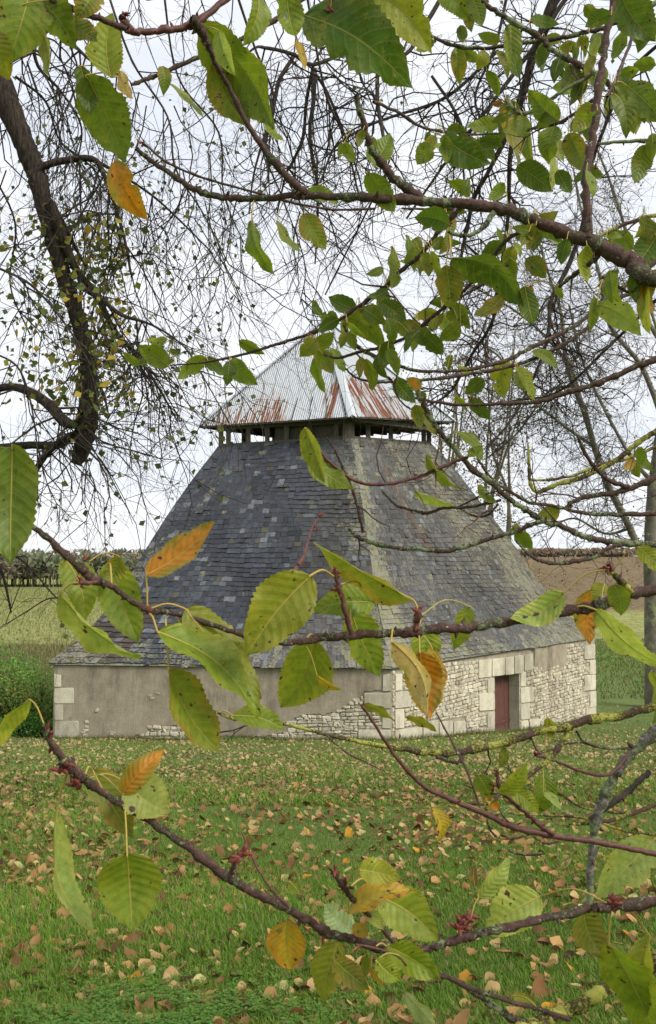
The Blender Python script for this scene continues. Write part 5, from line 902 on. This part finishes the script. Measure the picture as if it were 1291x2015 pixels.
LV = [
 (62, -30, 15, 128, 105, 'G'), (-25, 60, 18, 160, 60, 'Y'), (75, -5, 150, 98, 72, 'G', (100, 0)), (190, -15, 150, 40, 60, 'M', (150, 20)), (120, 30, 192, 82, 42, 'G', (150, 20)), (218, 152, 222, 26, 72, 'Y', (245, 160)), (170, 148, 248, 322, 98, 'G', (250, 160)), (158, 130, 178, 228, 46, 'D', (230, 150)), (235, 140, 262, 195, 26, 'P', (255, 160)),
 (226, 316, 290, 434, 58, 'O', (262, 305)), (395, 45, 545, 252, 95, 'G', (392, 50)), (418, 125, 492, 252, 72, 'M', (425, 110)), (430, 60, 462, 150, 34, 'L', (400, 60)), (522, 232, 560, 280, 16, 'G'), (508, -15, 478, 92, 44, 'G'), (560, -30, 580, 76, 55, 'G', (600, -5)), (598, 30, 812, 172, 128, 'D', (650, 25)), (655, -20, 738, 72, 78, 'G', (650, 25)), (722, -30, 850, 105, 88, 'Y', (650, 20)),
 (585, 80, 600, 140, 18, 'A'), (320, 130, 322, 188, 28, 'G'), (335, 165, 402, 232, 12, 'L', (330, 140)), (85, 70, 95, 150, 22, 'Y'),
 (865, -20, 925, 42, 56, 'G'), (925, -10, 948, 54, 36, 'G'), (898, 92, 905, 168, 32, 'G'), (905, 50, 912, 85, 22, 'D'), (1005, 48, 1006, 142, 38, 'G'), (985, 80, 940, 66, 24, 'G'), (955, 100, 938, 138, 28, 'Y'), (958, 138, 982, 192, 22, 'G'), (978, 100, 1000, 155, 20, 'M'), (1100, 238, 1040, 176, 46, 'G', (1090, 246)), (1090, 232, 1055, 248, 30, 'G'),
 (985, 238, 918, 250, 32, 'G', (1000, 262)), (1020, 222, 1020, 322, 32, 'G', (1030, 224)), (1000, 225, 968, 240, 20, 'D'), (988, 200, 968, 205, 14, 'B'), (990, 215, 990, 255, 14, 'A'), (870, 268, 968, 322, 62, 'D', (855, 265)), (852, 288, 908, 296, 13, 'L', (850, 265)), (845, 282, 820, 324, 38, 'G', (870, 262)), (735, 322, 768, 262, 42, 'G', (755, 322)), (735, 270, 740, 335, 22, 'G', (728, 285)), (722, 342, 778, 418, 48, 'G', (728, 320)), (672, 280, 668, 312, 12, 'G', (735, 200)), (677, 280, 700, 320, 24, 'G', (735, 210)), (715, 255, 705, 290, 18, 'G', (720, 250)),
 (600, 380, 668, 400, 30, 'G'), (598, 420, 642, 492, 48, 'G', (600, 398)), (545, 434, 594, 497, 18, 'G', (560, 395)), (495, 434, 538, 542, 32, 'G', (500, 392)), (885, 442, 815, 428, 46, 'D', (884, 455)), (885, 455, 865, 500, 20, 'M', (884, 455)), (772, 484, 762, 572, 22, 'G', (789, 534)), (800, 462, 798, 522, 16, 'G', (830, 500)), (822, 466, 815, 536, 30, 'G', (840, 485)), (755, 528, 720, 540, 18, 'G'), (785, 540, 770, 568, 20, 'G'), (878, 522, 886, 610, 54, 'M', (884, 460)), (888, 508, 1035, 598, 60, 'D', (884, 460)), (1032, 562, 1050, 640, 40, 'D', (1100, 565)), (992, 582, 932, 622, 30, 'G', (1000, 520)), (955, 515, 918, 518, 22, 'G', (960, 520)),
 (1005, 508, 1012, 558, 32, 'G', (1040, 560)), (1035, 508, 1075, 548, 38, 'G', (1060, 560)), (1045, 560, 1040, 590, 12, 'O', (1080, 560)), (1095, 560, 1108, 588, 16, 'G'), (1155, 482, 1155, 558, 28, 'Y'), (1200, 532, 1205, 600, 28, 'G'), (1258, 528, 1250, 596, 34, 'D'), (1215, 530, 1225, 610, 30, 'G'), (1175, 598, 1262, 660, 52, 'L', (1187, 548)), (1168, 583, 1160, 655, 20, 'G', (1187, 548)), (1290, 530, 1282, 620, 26, 'O'), (1270, 560, 1280, 660, 26, 'Y'),
 (1245, 490, 1195, 458, 42, 'G', (1210, 450)), (1292, 465, 1245, 528, 56, 'D', (1287, 462)), (1290, 440, 1272, 480, 26, 'M'), (1215, -25, 1290, 82, 78, 'D', (1210, -10)), (1208, 183, 1234, 270, 42, 'G', (1203, 169)), (1233, 168, 1305, 242, 62, 'G'), (1272, 284, 1248, 362, 42, 'G'), (1285, 262, 1280, 320, 26, 'G'), (1290, 125, 1246, 126, 30, 'G', (1300, 130)),
 (1136, 128, 1104, 180, 34, 'D'), (1150, 142, 1122, 208, 28, 'D', (1140, 125)), (1180, 68, 1163, 134, 20, 'L'), (1166, 205, 1126, 262, 40, 'Y'), (1092, 248, 1080, 324, 46, 'G'), (1118, 262, 1148, 338, 46, 'M', (1120, 228)), (1060, 262, 1110, 320, 30, 'L', (1060, 250)), (1040, 262, 1050, 330, 22, 'G', (1050, 252)), (1018, 325, 1088, 378, 52, 'D', (1045, 255)), (1064, 284, 1087, 378, 16, 'L', (1060, 250)), (1097, 334, 1124, 382, 32, 'D', (1100, 250)), (993, 360, 960, 394, 26, 'G', (1000, 410)), (925, 386, 880, 356, 26, 'G', (910, 405)), (922, 350, 905, 388, 16, 'D', (910, 405)),
 (1000, 40, 1100, 60, 0.1, 'G'), (1045, 35, 1100, 48, 24, 'D', (1040, 62)), (1190, 130, 1178, 190, 24, 'G'), (1170, 110, 1150, 150, 20, 'M'), (1230, 60, 1205, 120, 26, 'G'), (1150, 10, 1185, 42, 26, 'G', (1195, 40)), (1180, 20, 1160, 55, 22, 'G'),
 (700, 610, 646, 584, 36, 'D', (678, 640)), (664, 632, 630, 618, 36, 'G', (678, 640)), (632, 622, 616, 588, 17, 'D', (660, 634)), (685, 622, 758, 686, 44, 'G', (678, 640)), (715, 606, 760, 640, 36, 'G', (690, 622)), (750, 594, 800, 632, 40, 'D', (758, 565)), (762, 626, 774, 678, 30, 'G', (808, 658)), (780, 632, 824, 672, 34, 'G', (758, 640)), (800, 630, 832, 648, 20, 'G', (808, 658)), (835, 660, 872, 698, 36, 'D', (854, 621)), (906, 640, 864, 668, 34, 'G', (905, 580)), (766, 670, 754, 726, 34, 'D', (761, 680)), (900, 625, 925, 640, 18, 'G'), (740, 600, 720, 625, 24, 'D', (700, 620)), (690, 650, 700, 690, 22, 'G', (678, 642)),
 (622, 666, 590, 702, 36, 'M', (606, 658)), (620, 680, 658, 654, 30, 'G', (606, 660)), (622, 688, 656, 736, 34, 'G', (637, 698)), (650, 684, 680, 734, 20, 'G', (640, 690)), (618, 704, 643, 778, 22, 'G', (615, 662)), (688, 655, 670, 686, 20, 'M'), (720, 706, 733, 770, 26, 'G', (725, 715)), (776, 746, 818, 794, 34, 'D', (771, 748)), (826, 766, 800, 744, 26, 'O', (820, 762)), (817, 796, 828, 845, 27, 'M', (835, 795)), (835, 806, 860, 860, 22, 'M', (838, 800)), (822, 772, 838, 790, 20, 'G'),
 (995, 706, 992, 786, 42, 'Y', (1010, 712)), (1018, 720, 1052, 790, 26, 'Y', (1012, 712)), (1015, 730, 1035, 770, 20, 'L', (1012, 712)), (953, 746, 914, 776, 32, 'D', (925, 785)), (1048, 690, 1098, 726, 22, 'G', (1060, 702)), (925, 784, 966, 826, 28, 'D', (925, 780)), (888, 698, 884, 730, 16, 'G', (880, 728)), (895, 780, 920, 810, 14, 'G'), (930, 730, 900, 720, 14, 'Y'),
 (332, 720, 271, 680, 42, 'G', (335, 719)), (330, 668, 286, 668, 19, 'Y', (345, 715)), (332, 690, 356, 696, 12, 'D', (345, 715)), (404, 702, 348, 746, 32, 'G', (410, 712)), (404, 704, 444, 740, 26, 'D', (410, 712)), (452, 710, 446, 760, 27, 'D', (452, 704)), (454, 708, 508, 758, 38, 'G', (455, 704)), (470, 670, 521, 697, 23, 'G', (480, 696)), (276, 718, 240, 692, 17, 'G', (335, 719)),
 (25, 875, 22, 1115, 108, 'G', (58, 1030)), (-10, 880, 50, 990, 70, 'G', (58, 1030)), (-8, 950, 8, 990, 18, 'O', (-30, 960)), (288, 1132, 422, 1028, 54, 'O', (290, 1200)), (128, 1100, 168, 1222, 66, 'G', (160, 1147)), (118, 1168, 274, 1297, 36, 'L', (155, 1146)), (235, 1095, 200, 1160, 40, 'M', (175, 1105)), (215, 1105, 272, 1266, 82, 'G', (220, 1154)),
 (364, 1198, 512, 1376, 88, 'Y', (295, 1198)), (310, 1243, 512, 1408, 70, 'G', (292, 1205)), (332, 1318, 432, 1482, 76, 'Y', (325, 1215)), (350, 1220, 375, 1270, 40, 'D', (330, 1206)), (458, 1408, 562, 1434, 44, 'G', (430, 1403)), (612, 1132, 484, 1292, 112, 'Y', (658, 1135)), (622, 1258, 552, 1392, 100, 'Y', (600, 1262)), (738, 1186, 612, 1200, 66, 'G', (668, 1150)), (690, 1200, 748, 1332, 74, 'G', (690, 1248)),
 (812, 1180, 618, 1066, 44, 'Y', (824, 1205)), (925, 1194, 892, 1280, 38, 'G', (824, 1215)), (838, 1230, 835, 1318, 56, 'G', (822, 1242)), (770, 1262, 845, 1415, 42, 'P', (775, 1248)), (826, 1282, 846, 1416, 74, 'O', (824, 1250)), (850, 1275, 852, 1400, 42, 'A', (826, 1250)), (712, 1388, 778, 1418, 17, 'M', (712, 1390)), (800, 1410, 860, 1438, 17, 'M', (850, 1405)), (624, 1330, 672, 1358, 15, 'A', (600, 1268)),
 (1110, 1166, 1002, 1218, 55, 'L', (1197, 1120)), (1165, 1160, 1160, 1268, 54, 'O', (1197, 1122)), (1190, 1150, 1165, 1180, 30, 'Y', (1183, 1190)), (1208, 1150, 1222, 1212, 44, 'G', (1225, 1150)), (1172, 1200, 1310, 1316, 50, 'L', (1120, 1200)), (1255, 1076, 1310, 1132, 36, 'Y', (1210, 1118)), (1282, 1320, 1288, 1424, 26, 'G', (1300, 1382)), 
 (58, 1376, -18, 1478, 30, 'Y', (88, 1430)), (240, 1562, 322, 1474, 50, 'O', (165, 1530)), (182, 1515, 262, 1650, 70, 'M', (165, 1532)), (250, 1540, 335, 1600, 88, 'L', (170, 1532)), (110, 1608, 182, 1838, 44, 'L', (135, 1515)), (250, 1680, 262, 1832, 122, 'G', (245, 1588)), (567, 1808, 572, 1908, 74, 'A', (572, 1790)), (697, 1836, 636, 1778, 50, 'W', (700, 1848)), (684, 1796, 818, 1748, 44, 'A', (675, 1748)), (706, 1712, 790, 1730, 50, 'Y', (678, 1752)),
 (745, 1764, 862, 1852, 84, 'G', (682, 1752)), (760, 1862, 866, 1925, 60, 'G', (740, 1862)), (718, 1795, 755, 1830, 26, 'L', (748, 1822)), (666, 1852, 636, 1972, 62, 'Y', (640, 1842)), (656, 1888, 726, 1948, 48, 'D', (660, 1845)), (570, 1735, 590, 1758, 28, 'G', (545, 1760)), (694, 1820, 724, 1842, 26, 'A', (700, 1848)), (740, 1890, 790, 1930, 40, 'G', (785, 1880)), (730, 1905, 755, 1940, 14, 'A', (735, 1865)), (720, 1880, 715, 1925, 24, 'G', (735, 1865)),
 (942, 1766, 1006, 1688, 34, 'L', (925, 1812)), (935, 1745, 935, 1700, 18, 'B', (942, 1766)), (1064, 1764, 955, 1842, 84, 'L', (1200, 1780)), (1148, 1792, 1192, 1888, 62, 'M', (1195, 1782)), (1198, 1856, 1290, 2045, 84, 'G', (1202, 1790)), (1278, 1842, 1274, 2000, 46, 'Y', (1212, 1785)), (1287, 1652, 1172, 1768, 78, 'L', (1320, 1640)), (795, 1952, 862, 2030, 28, 'W', (822, 1930)), (853, 1588, 860, 1658, 26, 'A', (945, 1592)), (1010, 1960, 1050, 1972, 22, 'Y', (1060, 1985)),
 (600, 842, 640, 950, 38, 'Y', (612, 860)), (606, 905, 694, 965, 44, 'G', (640, 901)), (838, 896, 908, 964, 18, 'G', (859, 924)), (816, 966, 902, 998, 16, 'L', (840, 1008)), (893, 848, 952, 908, 20, 'G', (888, 875)), (940, 953, 980, 992, 17, 'G', (940, 945)), (1102, 1004, 1058, 1012, 34, 'M', (1118, 1000)), (1015, 1045, 1048, 1080, 30, 'G', (1022, 1045)), (1020, 1030, 1005, 1045, 14, 'M', (1022, 1045)), (920, 895, 950, 878, 20, 'G'),
 (1255, 880, 1285, 928, 26, 'G'), (1248, 905, 1228, 925, 20, 'A'), (1250, 915, 1258, 940, 20, 'G'),
 (940, 1524, 966, 1572, 38, 'G', (975, 1545)), (985, 1562, 1038, 1500, 32, 'G', (980, 1555)), (1068, 1520, 1060, 1604, 44, 'D', (1068, 1505)), (1003, 1552, 1062, 1598, 34, 'G', (990, 1556)), (1078, 1412, 1086, 1458, 24, 'Y', (1072, 1490)), (992, 1470, 984, 1512, 20, 'G', (1000, 1462)), (1070, 1560, 1105, 1595, 16, 'L', (1068, 1510)), (955, 1570, 985, 1595, 22, 'O', (960, 1580)),
]
DEP = {(240, 1562): .90, (250, 1680): .93, (182, 1515): 1.0, (250, 1540): .98, (770, 1262): 1.10, (826, 1282): 1.14, (850, 1275): 1.17, (612, 1132): 1.08, (1064, 1764): 1.16, (622, 1258): 1.2, (690, 1200): 1.26, (745, 1764): 1.1, (838, 1230): 1.25, (738, 1186): 1.22, (235, 1095): 1.12, (215, 1105): 1.14, (600, 380): 1.62, (395, 45): 1.46, (418, 125): 1.5, (1165, 1160): 1.3, (925, 1194): 1.24, (666, 1852): 1.06, (1148, 1792): 1.12, (128, 1100): 1.12, (1045, 1160): 1.3}
for q in LV:
    if q[4] < 1: continue
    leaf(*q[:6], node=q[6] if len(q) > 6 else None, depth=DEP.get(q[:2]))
# smaller leaves further back on the upper right branches, in clusters on their spurs
cn = 0
cl_ = [(a, b, d, br) for a, b, d, br in BR if a > 820 and b < 520 and d > 1.5 and a < 1300]+[(a, b, d, br) for a, b, d, br in BR if 640 < a < 900 and 560 < b < 700]
while cn < 150:
    a, b, d, br = random.choice(cl_)
    for k in range(random.randint(1, 4)):
        L_ = random.uniform(30, 62); an = random.gauss(1.5, .75); bx, by = a+random.uniform(-12, 12), b+random.uniform(2, 14)
        leaf(bx, by, bx+L_*math.cos(an), by+L_*math.sin(an), L_*random.uniform(.3, .6), random.choice('GGDDDMG'), node=(a, b), depth=d+random.uniform(-.08, .25)); cn += 1
# nearly hidden extra sprays: twiggy shoots between the branches
for k in range(46):
    a, b, d, br = random.choice([q for q in BR if 700 < q[0] < 1320 and q[1] < 1120 or 400 < q[0] < 1200 and q[1] > 1400 and q[1] < 1680]); T = Tubes(5); p = P(a, b, d)
    grow(T, p, [random.gauss(-.5, .5), random.gauss(0, .3), random.gauss(.15, .5)], random.uniform(.04, .12), random.uniform(.0014, .0022), 1, .0, .25, .6, (1, 3)); tag(T.build('shoots', M['cherry'], br), kind='stuff')
print('done', len(bpy.data.objects))
